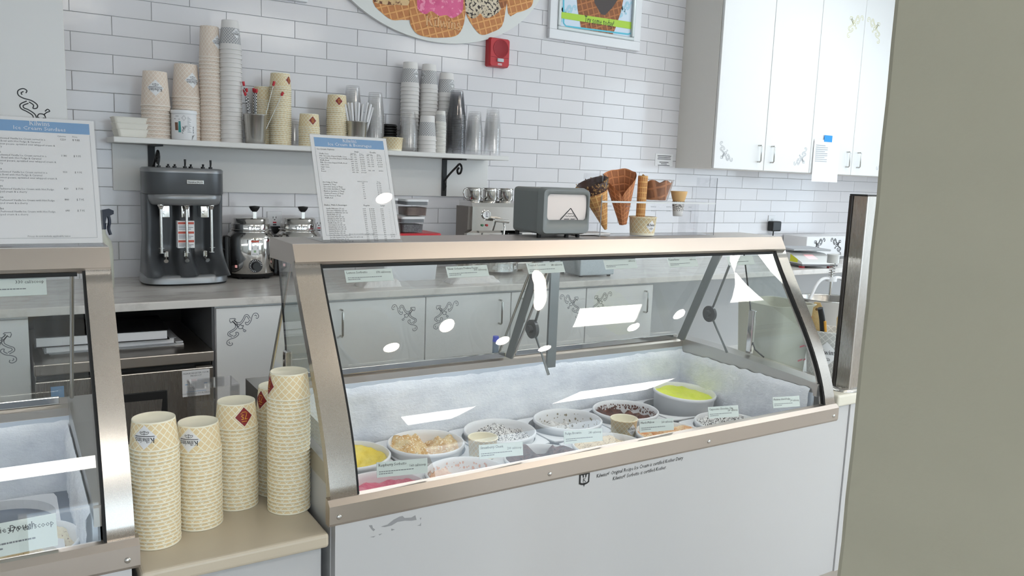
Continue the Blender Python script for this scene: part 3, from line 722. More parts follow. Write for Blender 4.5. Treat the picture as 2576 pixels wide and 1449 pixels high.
    # folding stays with round knobs
    if full:
        for xs in (xm - 0.02, x1 - 0.10):
            s = W(); s.prism([(-1.64, 1.17), (-1.60, 1.17), (-1.42, 0.77), (-1.46, 0.77)], xs - 0.003, xs + 0.003, 'x'); s = s.build('stay_plate', mat('grey_stay', C(120, 124, 126), 0.35, 0.6), t)
            k = W(); k.M = k.M @ Matrix.Translation((xs - 0.006, -1.60, 0.905)) @ Matrix.Rotation(-PI / 2, 4, 'Y'); k.cyl(0.032, 0, 0.012, 24); k.cyl(0.014, 0.012, 0.026, 16); k.build('stay_knob', mat('dark_knob', C(58, 60, 62), 0.3), t)
            s = W(); s.tube([(xs - 0.004, -1.70, 1.168), (xs - 0.008, -1.60, 0.905), (xs - 0.008, -1.70, 0.77)], 0.005, 6); s.build('stay_arm', mat('grey_stay', C(120, 124, 126), 0.35, 0.6), t)
        W().box(xm + 0.02, xm + 0.055, -1.622, -1.612, 0.77, 1.172).build('centre_post', mat('grey_stay', C(120, 124, 126), 0.35, 0.6), t)
    return t, W
CASE, CW = icecase(0.61, 2.445, 'large curved glass ice cream freezer case with white front', True)
LCASE, LCW = icecase(-1.637, 0.198, 'ice cream freezer case with sundaes menu, cut by the picture edge', False)

# printing on the front of the case
b = CW(); yq = -2.1192
a0 = on(1500, 1200, Y=yq); a1 = on(1718, 1153, Y=yq); wd = a1.x - a0.x
V, F = text_mesh('Kilwins\u00ae Original Recipe Ice Cream is certified Kosher Dairy'); tw = max(v[0] for v in V)
sz = 0.0162; sxx = wd / (tw * sz)
b.text('Kilwins\u00ae Original Recipe Ice Cream is certified Kosher Dairy', sz, vplane(a0.x, yq, a0.z - 0.003), 'LEFT', sxx, 0.2)
a2 = on(1541, 1203, Y=yq)
b.text('Kilwins\u00ae Sorbetto is certified Kosher.', sz, vplane(a2.x, yq, a0.z - 0.0215), 'LEFT', sxx, 0.2)
b.build('lettering', mat('black_print', C(30, 30, 32), 0.5), CASE)
c0 = on(1470, 1204, Y=yq); b = CW()
sh = [(-0.52, 0.5), (-0.25, 0.42), (0, 0.5), (0.25, 0.42), (0.52, 0.5), (0.5, -0.32), (0.3, -0.42), (0.06, -0.46), (0, -0.62), (-0.06, -0.46), (-0.3, -0.42), (-0.5, -0.32)]
b.poly([(c0.x + p * 0.036, yq, c0.z + q * 0.040) for p, q in sh]); b.build('shield_emblem', mat('black_print', C(30, 30, 32), 0.5), CASE)
b = CW(); ins = [(-0.36, 0.3), (-0.2, 0.26), (-0.18, 0.1), (-0.06, 0.1), (-0.06, 0.28), (0.06, 0.28), (0.06, 0.1), (0.18, 0.1), (0.2, 0.26), (0.36, 0.3), (0.35, -0.24), (0.2, -0.3), (-0.2, -0.3), (-0.35, -0.24)]
b.poly([(c0.x + p * 0.036, yq - 0.0004, c0.z + q * 0.040) for p, q in ins]); b.build('shield_field', WHITE2, CASE)
b = CW(); b.text('K', 0.02, vplane(c0.x, yq - 0.0008, c0.z - 0.0105), 'CENTER'); b.build('shield_letter', mat('black_print', C(30, 30, 32), 0.5), CASE)
# worn patches of the paint
b = CW(); SCF = mat('bare_grey_primer', C(150, 150, 152), 0.6)
for pl in ([(958, 1325), (975, 1320), (990, 1308), (1005, 1300), (1013, 1298), (1018, 1303), (1035, 1302), (1045, 1296), (1048, 1308), (1035, 1310), (1018, 1310), (1000, 1313), (985, 1322), (968, 1326)], [(928, 1322), (936, 1321), (938, 1328), (944, 1332), (940, 1336), (934, 1330)], [(930, 1351), (945, 1348), (940, 1352)], [(952, 1344), (962, 1342), (955, 1347)], [(984, 1330), (994, 1332), (985, 1335)], [(1056, 1303), (1060, 1302), (1058, 1309)], [(1049, 1322), (1056, 1320), (1059, 1314), (1059, 1323)]):
    b.poly([tuple(on(x, y, Y=-2.1190)) for x, y in pl])
b.build('worn_patch', SCF, CASE)

# ---------------------------------------------------------------- tubs
def tub_meshes():
    b = MB(); b.M = Matrix.Diagonal((1.045, 1.045, 1.0, 1.0)); b.lathe([(0.098, 0.0), (0.113, 0.225), (0.118, 0.228), (0.1185, 0.236), (0.115, 0.24), (0.1125, 0.238), (0.110, 0.222), (0.096, 0.006), (0.0, 0.006)], 48); b.lathe([(0.0, 0.0), (0.098, 0.0)], 48)
    return b.mesh('container')
TUBM = tub_meshes()
CARD = mat('waxed_tub_card', C(232, 232, 234), 0.35)
def tub(x, y, label, cm, base, amp, seed, scoops=(), zr=0.566, tilt=None, name='ice_cream_tub', smear=None):
    t = thing(name, label, 'ice cream tub', (x, y, zr - 0.24), 0, 'tubs of ice cream in the case')
    if tilt: t.rotation_euler = tilt
    link('container', TUBM, CARD, t)
    nr, na = 22, 64; rows = []
    for i in range(nr + 1):
        row = []
        for k in range(na + 1):
            a = 2 * PI * (k % na) / na; r0 = i / nr; px, py = r0 * math.cos(a), r0 * math.sin(a)
            z = base + amp * (noise(px * 1.7, py * 1.7, seed) + 0.45 * noise(px * 4.5, py * 4.5, seed + 3) + 0.22 * noise(px * 11, py * 11, seed + 7))
            for sx, sy, sr, sd in scoops:
                d = math.hypot(px - sx, py - sy) / sr
                if d < 1: z += sd * (1 - d * d) ** 1.0
            z = min(max(z, 0.02), 0.245)
            R = (0.0965 + 0.0145 * (z / 0.24)) * 1.045 - 0.0004
            row.append((px * R, py * R, z))
        rows.append(row)
    MB().sheet(rows).build('ice_cream', cm, t)
    if smear:
        b = MB(); rnd = random.Random(seed)
        for _ in range(smear[1]):
            a = rnd.uniform(0, 2 * PI); zz = rnd.uniform(base + 0.01, 0.225); R = (0.0965 + 0.0145 * zz / 0.24) * 1.045 - 0.0009; s = rnd.uniform(0.0012, 0.0045); n = 7
            b.poly([(R * math.cos(a + s * 9 * math.cos(2 * PI * k / n) * rnd.uniform(0.6, 1)), R * math.sin(a + s * 9 * math.cos(2 * PI * k / n)), zz + s * math.sin(2 * PI * k / n) * rnd.uniform(0.7, 1.5)) for k in range(n)])
        b.build('smear', smear[0], t)
    return t
YEL = mk_cream('lemon_sorbet', C(250, 222, 92), C(252, 232, 128)); PNK = mk_cream('raspberry_sorbet', C(232, 146, 164), C(222, 104, 134)); BUT = mk_cream('praline_ice_cream', C(238, 214, 166), C(206, 156, 92), C(250, 238, 214), 0.58)
CHP = mk_cream('chocolate_chip_ice_cream', C(240, 238, 236), C(226, 222, 220), C(42, 34, 34), 0.56, 60); CRM = mk_cream('cookie_ice_cream', C(226, 224, 222), C(208, 204, 200), C(110, 100, 84), 0.63, 34); CHO = mk_cream('chocolate_ice_cream', C(116, 66, 50), C(78, 42, 36), C(54, 30, 28), 0.62)
MNT = mk_cream('yellow_green_ice_cream', C(238, 244, 92), C(228, 240, 60)); PEA = mk_cream('peach_ice_cream', C(240, 214, 190), C(222, 178, 150), C(196, 130, 104), 0.66); BRN = mk_cream('brownie_ice_cream', C(112, 74, 66), C(70, 46, 44), C(48, 32, 34), 0.6)
VAN = mk_cream('speckled_vanilla_ice_cream', C(236, 218, 188), C(226, 204, 170), C(140, 104, 70), 0.64, 50); ORG = mk_cream('caramel_swirl_ice_cream', C(238, 210, 166), C(220, 150, 90), C(206, 110, 60), 0.63); BWI = mk_cream('crushed_cookie_ice_cream', C(236, 234, 232), C(200, 198, 196), C(60, 54, 52), 0.55, 50)
YB, YF = -1.588, -1.872
tub(0.856, YB, 'tub of smooth yellow sorbet next to the pink sorbet', YEL, 0.220, 0.02, 1, [(0.2, -0.2, 0.7, -0.03)])
tub(1.112, YB, 'tub of golden praline ice cream scooped hollow in front', BUT, 0.212, 0.035, 2, [(0.15, -0.3, 0.6, -0.055), (-0.5, 0.35, 0.5, 0.03)])
tub(1.388, YB, 'tub of white ice cream crowded with dark chocolate flecks', CHP, 0.205, 0.035, 3, [(-0.1, 0.2, 0.6, 0.035), (-0.6, -0.4, 0.5, -0.05)])
tub(1.672, YB, 'nearly empty tub with grey cookie ice cream on its walls', CRM, 0.165, 0.04, 4, [(-0.3, 0.5, 0.5, 0.06)], smear=(mat('cookie_smear', C(150, 140, 120), 0.7), 140))
tub(1.94, YB, 'tub of dark chocolate ice cream with smeared walls', CHO, 0.195, 0.04, 5, [(0.4, 0.0, 0.5, -0.05)], smear=(mat('chocolate_smear', C(112, 70, 60), 0.6), 320))
tub(2.24, YB + 0.02, 'tall standing tub of bright yellow green ice cream', MNT, 0.222, 0.010, 6, [(0.45, -0.25, 0.5, -0.045)], zr=0.60, tilt=(0.05, 0.03, 0))
tub(0.845, YF, 'tub of pink raspberry sorbet by the front glass', PNK, 0.222, 0.02, 7, [(0.3, 0.2, 0.7, -0.03)])
tub(1.105, YF, 'tub of pale peach ice cream with streaked walls', PEA, 0.195, 0.04, 8, smear=(mat('peach_smear', C(226, 180, 156), 0.7), 160))
tub(1.372, YF, 'tub of dark brown brownie ice cream by the front glass', BRN, 0.225, 0.04, 9)
tub(1.632, YF, 'tub of cream coloured ice cream with brown specks', VAN, 0.225, 0.02, 10)
tub(1.905, YF, 'tub of caramel swirled ice cream by the front glass', ORG, 0.222, 0.025, 11)
tub(2.185, YF, 'tub of white ice cream with crushed dark cookies', BWI, 0.225, 0.035, 12)
ps = on(70, 1300, Z=0.55)
DOU = mk_cream('cookie_dough_ice_cream', C(236, 222, 186), C(214, 184, 134), C(168, 126, 84), 0.66)
tub(ps.x - 0.02, -1.80, 'tub of cookie dough ice cream in the left freezer case', DOU, 0.21, 0.035, 13, [(0.2, -0.2, 0.7, -0.05)])
tub(ps.x - 0.30, -1.80, 'tub of pale vanilla ice cream in the left freezer case', VAN, 0.19, 0.03, 14)

# ---------------------------------------------------------------- flavour cards on the glass
def flavour_card(px, py, name, cal, w, h, tilt, label):
    P = hit_glass(px, py); dz = 0.01; ty = gy(P.z + dz) - gy(P.z - dz); up = Vector((0, ty, 2 * dz)).normalized(); ax = Vector((1, 0, 0)); nn = ax.cross(up)   # toward the room
    t = thing('flavour_card', label, 'label card', P - nn * 0.009, 0, 'flavour cards behind the glass')
    a2 = (ax * math.cos(tilt) + up * math.sin(tilt)); u2 = (up * math.cos(tilt) - ax * math.sin(tilt))
    def fn(o): return lambda a, c: tuple(a2 * a + u2 * c + nn * o)
    b = MB(); f0, f1 = fn(0), fn(0.0015)
    q = [(-w / 2, -h / 2), (w / 2, -h / 2), (w / 2, h / 2), (-w / 2, h / 2)]
    b.add([f0(*p) for p in q] + [f1(*p) for p in q], [(3, 2, 1, 0), (4, 5, 6, 7), (0, 1, 5, 4), (1, 2, 6, 5), (2, 3, 7, 6), (3, 0, 4, 7)]); b.build('card', mat('pale_card', C(206, 212, 208), 0.5), t)
    b = MB(); f2 = fn(0.0019)
    b.text(name, h * 0.27, lambda a, c: f2(a - w / 2 + w * 0.03, c + h * 0.2), 'LEFT', 0.95); b.text(cal, h * 0.25, lambda a, c: f2(a + w / 2 - w * 0.03, c + h * (0.02 if len(name) > 15 else 0.15)), 'RIGHT', 0.9); b.build('lettering', INK, t)
    b = MB(); rnd = random.Random(px)
    for k, ln in enumerate((0.72, 0.3)):
        x = -w / 2 + w * 0.04
        while x < -w / 2 + w * ln:
            l = w * rnd.uniform(0.02, 0.06); b.poly([f2(x, -h * (0.16 + 0.14 * k)), f2(x + l, -h * (0.16 + 0.14 * k)), f2(x + l, -h * (0.11 + 0.14 * k)), f2(x, -h * (0.11 + 0.14 * k))]); x += l + w * 0.008
    b.build('small_print', INKG, t)
FC = [(932, 690, 'Lemon Sorbetto', '170 cal/scoop', .132, .034, 0.01), (1180, 680, 'New Orleans Praline Pecan', '300 cal/scoop', .132, .034, 0.01), (1377, 671, 'Toasted Coconut', '280 cal/scoop', .132, .034, 0.01), (1565, 661, '', 'cal/scoop', .132, .034, 0.01), (1722, 657, 'Peanut Butter', 'cal/scoop', .132, .034, 0.01), (1868, 653, '', '', .132, .034, 0.01),
      (1016, 1177, 'Raspberry Sorbetto', '160 cal/scoop', .134, .036, -.075), (1265, 1133, 'Strawberry Chunk', '200 cal/scoop', .134, .036, -.075), (1472, 1097, 'Fudge Brownie', '240 cal/scoop', .134, .036, -.075), (1657, 1070, 'Marsh-Mallow', '260 cal/scoop', .134, .036, -.075), (1825, 1036, 'Cappuccino Chocolate Chip', '280 cal/scoop', .134, .036, -.075), (1983, 1011, 'Mackinac Island Fudge', '290 cal/scoop', .134, .036, -.075)]
FL = ['white card reading Lemon Sorbetto high on the curved glass', 'white card reading New Orleans Praline Pecan high on the glass', 'white card reading Toasted Coconut high on the glass', 'unreadable white card between Toasted Coconut and Peanut Butter cards', 'white card reading Peanut Butter high on the glass', 'white card high on the glass beside the steel end post',
      'white card reading Raspberry Sorbetto low on the glass', 'white card reading Strawberry Chunk low on the glass', 'white card reading Fudge Brownie low on the glass', 'white card reading Marsh-Mallow low on the glass', 'white card reading Cappuccino Chocolate Chip low on the glass', 'white card reading Mackinac Island Fudge in the case corner']
for a, l in zip(FC, FL): flavour_card(*a, l)
flavour_card(25, 718, 'Vanilla', '330 cal/scoop', .132, .042, 0, 'white card reading Vanilla on the glass of the left case')
flavour_card(42, 1352, 'Cookie Dough', '370 cal/scoop', .134, .062, .02, 'white card reading Cookie Dough on the left case')

# blue marker on the rear sill
p = on(1248, 885, Y=-1.38); t = thing('blue_marker', 'grey marker pen with blue cap standing behind the case', 'marker', (p.x, -1.375, 0.768))
MB().cyl(0.0115, 0, 0.05, 16).build('barrel', mat('grey_blue_barrel', C(120, 136, 156), 0.4), t); MB().cyl(0.012, 0.05, 0.07, 16, r2=0.0105).build('cap', mat('blue_cap', C(60, 80, 210), 0.4), t)
# ================================================================ cups
TANA = mk_cup('tan_lattice_card', C(228, 204, 156), C(243, 236, 214), 17.0, 54.0, (0.008, 0.064), 0.075)
TANB = mk_cup('rosy_lattice_card', C(226, 206, 189), C(240, 230, 219), 17.0, 48.0, (0.010, 0.144), 0.065)
GREYL_C = mk_cup('grey_lattice_card', C(150, 152, 156), C(232, 228, 225), 22.0, 80.0, (0.028, 0.094), 0.09)
GREYS_C = mk_cup('small_grey_lattice_card', C(160, 160, 162), C(230, 226, 220), 20.0, 110.0, (0.014, 0.048), 0.10)
def cup_mesh(name, R, r, h, m, seg=32, recess=0.006, clear=False):
    b = MB()
    if clear: prof = [(R - 0.002, 0.0), (R + 0.0006, 0.0), (R + 0.001, 0.003), (R - 0.001, 0.006), (R - 0.0016, 0.010)] + [(R - 0.0016 + (r - R + 0.0016) * q, 0.010 + (h - 0.010) * q) for q in (0.25, 0.5, 0.75, 0.96)] + [(r * 0.96, h), (r * 0.6, h - 0.001), (0.001, h - 0.003)]
    else: prof = [(R - 0.003, 0.001), (R - 0.0012, 0.0), (R + 0.0004, 0.001), (R + 0.0008, 0.0028), (R - 0.0002, 0.0044), (R - 0.0014, 0.005), (r, h - 0.001), (r - 0.0006, h), (r - 0.0016, h - 0.0004), (r - 0.0022, h - recess), (0.001, h - recess)]
    b.lathe(prof, seg); me = b.mesh(name); me.materials.append(m); return me
KIND = {}
def kind(k, name, R, r, h, pitch, m, **kw): KIND[k] = dict(name=name, R=R, r=r, h=h, pitch=pitch, me=cup_mesh(name, R, r, h, m, **kw))
kind('squat', 'ice_cream_cup', 0.0505, 0.0438, 0.063, 0.0104, TANA, seg=40)
kind('squats', 'ice_cream_cup', 0.0475, 0.0415, 0.063, 0.0088, TANA)
kind('pint', 'tall_paper_cup', 0.0570, 0.0455, 0.140, 0.0160, TANB)
kind('slim', 'tall_paper_cup', 0.0445, 0.0375, 0.130, 0.0152, TANB)
kind('hot', 'hot_drink_cup', 0.0470, 0.0345, 0.122, 0.0190, GREYL_C)
kind('shot', 'small_paper_cup', 0.0290, 0.0225, 0.062, 0.0070, GREYS_C, seg=24)
kind('clear', 'clear_plastic_cup', 0.0440, 0.0310, 0.112, 0.0085, CLEARC, seg=28, clear=True)
kind('smoke', 'smoked_plastic_cup', 0.0480, 0.0310, 0.128, 0.0085, SMOKE, seg=28, clear=True)
def wrapper(k, th, zc, flip=True, off=0.0005):
    d = KIND[k]; s = -1 if flip else 1
    def fn(a, c):
        z = zc + s * c; rr = d['R'] - 0.0014 + (d['r'] - d['R'] + 0.0014) * (z - 0.005) / (d['h'] - 0.006) + off
        return (rr * math.cos(th + s * a / rr), rr * math.sin(th + s * a / rr), z)
    return fn
def grid_poly(b, fn, poly4, n=8):
    # diamond patch subdivided so that it follows the cone
    (x0, y0), (x1, y1), (x2, y2), (x3, y3) = poly4
    rows = []
    for i in range(n + 1):
        u = i / n; row = []
        for k in range(n + 1):
            v = k / n
            row.append(fn((x0 * (1 - u) + x1 * u) * (1 - v) + (x3 * (1 - u) + x2 * u) * v, (y0 * (1 - u) + y1 * u) * (1 - v) + (y3 * (1 - u) + y2 * u) * v))
        rows.append(row)
    b.sheet(rows)
def kilwins_logo(k, parent, th, zc, w, flip=True, patch=True, m=None):
    if patch:
        b = MB(); grid_poly(b, wrapper(k, th, zc, flip, 0.0005), [(-w * 0.62, 0), (0, -w * 0.62), (w * 0.62, 0), (0, w * 0.62)]); b.build('white_diamond', PAPER, parent)
    b = MB(); f = wrapper(k, th, zc, flip, 0.0010)
    for p in WORD: b.poly([f((x - 0.5) * w, (y + 0.02) * w) for x, y in p])
    for i in range(8): b.poly([f(w * (-0.5 + i / 8), -0.035 * w), f(w * (-0.5 + (i + 1) / 8), -0.035 * w), f(w * (-0.5 + (i + 1) / 8), -0.07 * w), f(w * (-0.5 + i / 8), -0.07 * w)])
    for q in FLOUR: b.ribbon([(x * w * 0.55, -0.2 * w - y * w * 0.5) for x, y in q], 0.022 * w, f)
    b.build('printed_logo', m or INK, parent)
def seventyfive(k, parent, th, zc, w, flip=True):
    b = MB(); grid_poly(b, wrapper(k, th, zc, flip, 0.0005), [(-w * 0.56, 0), (0, -w * 0.62), (w * 0.56, 0), (0, w * 0.62)]); b.build('cream_diamond', CREAMP, parent)
    b = MB(); grid_poly(b, wrapper(k, th, zc, flip, 0.0009), [(-w * 0.5, 0), (0, -w * 0.55), (w * 0.5, 0), (0, w * 0.55)]); b.build('maroon_diamond', MAROON, parent)
    b = MB(); f = wrapper(k, th, zc, flip, 0.0014); b.text('75', w * 0.42, lambda a, c: f(a, c - w * 0.14), 'CENTER')
    for yy, ww in ((-0.21, 0.4), (-0.29, 0.26), (0.24, 0.3)): b.poly([f(-w * ww / 2, w * yy), f(w * ww / 2, w * yy), f(w * ww / 2, w * (yy + 0.03)), f(-w * ww / 2, w * (yy + 0.03))])
    b.build('printed_logo', GOLD, parent)
rndc = random.Random(3)
ORD = ['', 'first', 'second', 'third', 'fourth', 'fifth', 'sixth', 'seventh', 'eighth', 'ninth', 'tenth', 'eleventh', 'twelfth', 'thirteenth', 'fourteenth', 'fifteenth', 'sixteenth', 'seventeenth', 'eighteenth', 'nineteenth', 'twentieth'] + ['twenty-' + q for q in ('first', 'second', 'third', 'fourth', 'fifth', 'sixth', 'seventh', 'eighth', 'ninth')] + ['thirtieth'] + ['thirty-' + q for q in ('first', 'second', 'third', 'fourth', 'fifth', 'sixth')]
def stack(k, x, y, z0, ztop, group, nested, toplabel, logo=None, dth=0.0, zl=None, wl=0.036, n=None):
    d = KIND[k]
    if n is None: n = max(1, round((ztop - z0 - d['h']) / d['pitch']) + 1)
    pit = d['pitch'] if n == 1 or ztop is None else (ztop - z0 - d['h']) / (n - 1)
    for i in range(n):
        o = link(d['name'], d['me'], None); o.location = (x + rndc.uniform(-0.0006, 0.0006), y + rndc.uniform(-0.0006, 0.0006), z0 + i * pit)
        tag(o, toplabel if i == n - 1 else '%s, %s from its top' % (nested, ORD[n - i]), 'cup', group)
        if i == n - 1 and logo:
            th = math.atan2(CAM.y - y, CAM.x - x) + dth
            if logo == 'k': kilwins_logo(k, o, th, zl or d['h'] * 0.52, wl)
            elif logo == '75': seventyfive(k, o, th, zl or d['h'] * 0.52, wl)
        elif i < n - 1: o.rotation_euler = (0, 0, rndc.uniform(0, 6.28))
    return n
PZ = 0.59
def front_stack(k, bx, by, tx, ty, *a, **kw):
    p = on(bx, by, Z=PZ); g = Vector((p.x - CAM.x, p.y - CAM.y)).normalized(); R = KIND[k]['R']; x, y = p.x + g.x * R, p.y + g.y * R
    zt = on(tx, ty, Y=y).z; return stack(k, x, y, PZ, zt, *a, **kw)
front_stack('squat', 395, 1385, 377, 1050, 'cups of the stack beside the left freezer case', 'tan lattice cup nested in the stack beside the left case', 'upturned tan lattice cup crowning the stack beside the left case', logo='k', dth=-0.42, wl=0.042, n=27)
front_stack('squat', 503, 1338, 491, 1060, 'cups of the shortest stack on the low counter', 'tan lattice cup nested in the shortest stack on the low counter', 'upturned tan lattice cup crowning the shortest counter stack', logo='k', dth=-0.45, wl=0.042, n=22)
front_stack('squat', 597, 1287, 585, 1007, 'cups of the stack before the clear box', 'tan lattice cup nested in the stack before the clear box', 'upturned cup with facing maroon diamond before the clear box', logo='75', dth=0.38, wl=0.042, n=23)
front_stack('squat', 697, 1252, 692, 968, 'cups of the half hidden stack', 'tan lattice cup nested in the half hidden counter stack', 'upturned cup crowning the half hidden counter stack', logo='75', dth=-0.95, wl=0.042, n=23)
front_stack('squat', 727, 1297, 720, 933, 'cups of the tallest counter stack', 'tan lattice cup nested in the tallest counter stack', 'upturned cup crowning the tallest counter stack against the case', logo='75', dth=-1.25, wl=0.042, n=31)
SZ = 1.507
def shelf_stack(k, cx, ytop, Y, *a, **kw):
    x = on(cx, 360, Y=Y).x; zt = on(cx, ytop, Y=Y).z; return stack(k, x, Y, SZ, zt, *a, **kw)
shelf_stack('pint', 394, 181, -0.17, 'cups of the short wide stack on the shelf', 'rosy lattice cup in the wide stack beside white trays', 'upturned cup with centred wordmark above the white trays', logo='k', dth=0.02, wl=0.052)
shelf_stack('pint', 471, 163, -0.11, 'cups of the wide stack behind the canister', 'rosy lattice cup in the stack behind the canister', 'upturned lattice cup crowning the stack behind the canister', logo='k', dth=0.55, wl=0.052)
shelf_stack('slim', 531, 68, -0.13, 'cups of the tall tan stack', 'slim rosy lattice cup nested in the tallest tan stack', 'upturned slim cup crowning the tallest tan stack', logo='k', dth=0.95, wl=0.048)
shelf_stack('hot', 582, 53, -0.15, 'cups of the tall white stack', 'white hot drink cup nested in the tallest white stack', 'upturned hot cup with grey lattice crowning the tallest stack', logo='k', dth=0.7, zl=0.068, wl=0.034)
shelf_stack('squats', 664, 219, -0.07, 'cups of the stack behind the steel tumbler', 'tan cup nested in the stack behind the red tipped sticks', 'upturned tan cup behind the red tipped sticks')
shelf_stack('squats', 706, 185, -0.14, 'cups of the stack beside the red tipped sticks', 'tan cup nested in the tall stack beside the red tipped sticks', 'upturned tan cup with edge-on maroon diamond', logo='75', dth=0.95, wl=0.034)
shelf_stack('squats', 778, 287, -0.18, 'cups of the small stack behind the beverage menu', 'tan cup nested in the low stack by the beverage menu', 'upturned maroon diamond cup crowning the low stack', logo='75', dth=0.36, wl=0.034)
shelf_stack('squats', 847, 239, -0.15, 'cups of the stack beside the straws', 'tan cup nested in the stack beside the straws', 'upturned maroon diamond cup beside the straws', logo='75', dth=0.22, wl=0.034)
shelf_stack('hot', 1029, 157, -0.075, 'cups of the leftmost white stack on the shelf end', 'white hot cup nested in the stack behind the clear cups', 'upturned grey lattice cup crowning the stack behind the clear cups', logo='k', dth=0.85, zl=0.068, wl=0.032)
shelf_stack('hot', 1076, 162, -0.075, 'cups of the middle white stack', 'white hot cup nested in the middle white stack', 'upturned grey lattice cup crowning the middle white stack', logo='k', dth=-0.95, zl=0.068, wl=0.032)
shelf_stack('hot', 1119, 184, -0.075, 'cups of the white stack behind the smoked cups', 'white hot cup nested in the stack beside the smoked cups', 'upturned grey lattice cup crowning the stack beside the smoked cups', logo='k', dth=0.85, zl=0.068, wl=0.032)
shelf_stack('clear', 1027, 281, -0.195, 'clear cups in the column before the white cups', 'clear plastic cup nested in the column before the white cups', 'topmost clear plastic cup of the column before the white cups')
shelf_stack('hot', 1074, 291, -0.19, 'cups of the low white stack', 'white hot cup nested in the low front stack', 'upturned grey lattice cup crowning the low front stack')
shelf_stack('shot', 1107, 279, -0.20, 'tiny paper cups', 'tiny paper cup nested in the thin column', 'upturned tiny lattice cup crowning the thin column')
shelf_stack('smoke', 1147, 228, -0.16, 'smoked plastic cups', 'dark smoked plastic cup nested in the black looking column', 'topmost smoked plastic cup of the black looking column')
shelf_stack('clear', 1192, 281, -0.15, 'clear cups beside the smoked cups', 'clear plastic cup nested beside the smoked cups', 'topmost clear plastic cup beside the smoked cups')
shelf_stack('clear', 1238, 273, -0.15, 'clear cups at the shelf end', 'clear plastic cup nested in the column at the shelf end', 'topmost clear plastic cup at the shelf end')
shelf_stack('clear', 943, 233, -0.15, 'clear cups beside the straws', 'clear plastic cup nested in the column beside the straws', 'topmost clear plastic cup beside the straws')
shelf_stack('clear', 886, 216, -0.065, 'clear cups behind the straws', 'clear plastic cup nested in the column behind the straws', 'topmost clear plastic cup behind the straws')
shelf_stack('clear', 740, 300, -0.07, 'clear cups behind the tan stacks', 'clear plastic cup nested between the tan stacks', 'topmost clear plastic cup between the tan stacks')
# dark lids inside the smoked column, black lids and a tan cup
x = on(982, 340, Y=-0.12).x
for i in range(5):
    o = MB().lathe([(0.0385, 0), (0.041, 0.001), (0.041, 0.005), (0.0385, 0.008), (0.036, 0.0125), (0.03, 0.0125), (0.029, 0.0095), (0.0, 0.0095)], 28).build('cup_lid', BLACK); o.location = (x, -0.10, SZ + 0.066 + i * 0.0126)
    tag(o, 'black plastic cup lid in the small pile', 'lid', 'black cup lids in a pile')
o = MB().rbox(-0.042, 0.042, -0.036, 0.036, 0, 0.065, 0.004).build('lid_box', mat('grey_box', C(110, 110, 112), 0.5)); o.location = (x, -0.10, SZ); tag(o, 'grey box under the black cup lids', 'box')
def upright_cup(k, loc, label, logo=True, dth=0.0, group=None, flip_logo=False):
    d = KIND[k]; o = link(d['name'], UP[k], None); o.location = loc; tag(o, label, 'cup', group)
    if logo:
        th = math.atan2(CAM.y - loc[1], CAM.x - loc[0]) + dth
        # wordmark drawn on the widening wall
        def fn(off):
            def g(a, c):
                z = d['h'] * 0.5 + c; rr = d['r'] + (d['R'] - 0.0014 - d['r']) * (z / (d['h'] - 0.005)) + off
                return (rr * math.cos(th + a / rr), rr * math.sin(th + a / rr), z)
            return g
        w = d['R'] * 0.7; b = MB(); grid_poly(b, fn(0.0005), [(-w * 0.62, 0), (0, -w * 0.62), (w * 0.62, 0), (0, w * 0.62)]); b.build('white_diamond', PAPER, o)
        b = MB(); f = fn(0.001)
        for p in WORD: b.poly([f((x - 0.5) * w, (y + 0.02) * w) for x, y in p])
        b.poly([f(-w * 0.5, -0.035 * w), f(w * 0.5, -0.035 * w), f(w * 0.5, -0.07 * w), f(-w * 0.5, -0.07 * w)])
        for q in FLOUR: b.ribbon([(x * w * 0.55, -0.2 * w - y * w * 0.5) for x, y in q], 0.022 * w, f)
        b.build('printed_logo', INK, o)
    return o
UP = {}
for k, m in (('squat', TANA), ('squats', TANA)):
    d = KIND[k]; R, r, h = d['R'], d['r'], d['h']; b = MB()
    b.lathe([(r - 0.0016, 0), (0.001, 0.003)], 40); b.lathe([(r, 0.0), (R - 0.0014, h - 0.005), (R, h - 0.0044), (R + 0.0008, h - 0.0028), (R + 0.0004, h - 0.001), (R - 0.0012, h), (R - 0.003, h - 0.001), (R - 0.0035, h - 0.004), (r - 0.001, 0.006), (0.001, 0.006)], 40)
    me = b.mesh(d['name']); me.materials.append(m); UP[k] = me
x = on(990, 360, Y=-0.21).x; upright_cup('squats', (x, -0.205, SZ), 'upright tan cup behind the beverage menu corner', False)
p = on(1573, 1098, Z=0.536); upright_cup('squats', (p.x, p.y + 0.012, 0.537), 'upright tan cup with a clear spoon inside the freezer case', True, 0.75)
b = MB(); b.M = Matrix.Translation((p.x, p.y + 0.012, 0.545)) @ Matrix.Rotation(0.35, 4, 'X') @ Matrix.Rotation(0.5, 4, 'Y'); b.rbox(-0.003, 0.003, -0.001, 0.001, 0, 0.075, 0.0008, 1); b.M = b.M @ Matrix.Translation((0, 0, 0.085)); b.lathe([(0.0, -0.012), (0.006, -0.006), (0.008, 0.0), (0.006, 0.008), (0.0, 0.012)], 10, sy=0.2)
o = b.build('plastic_spoon', ACRYL); tag(o, 'clear plastic spoon in the tan cup inside the case', 'spoon')
p = on(1218, 1150, Z=0.536); upright_cup('squats', (p.x, p.y + 0.012, 0.537), 'upright tan cup between the praline and chocolate fleck tubs', False)
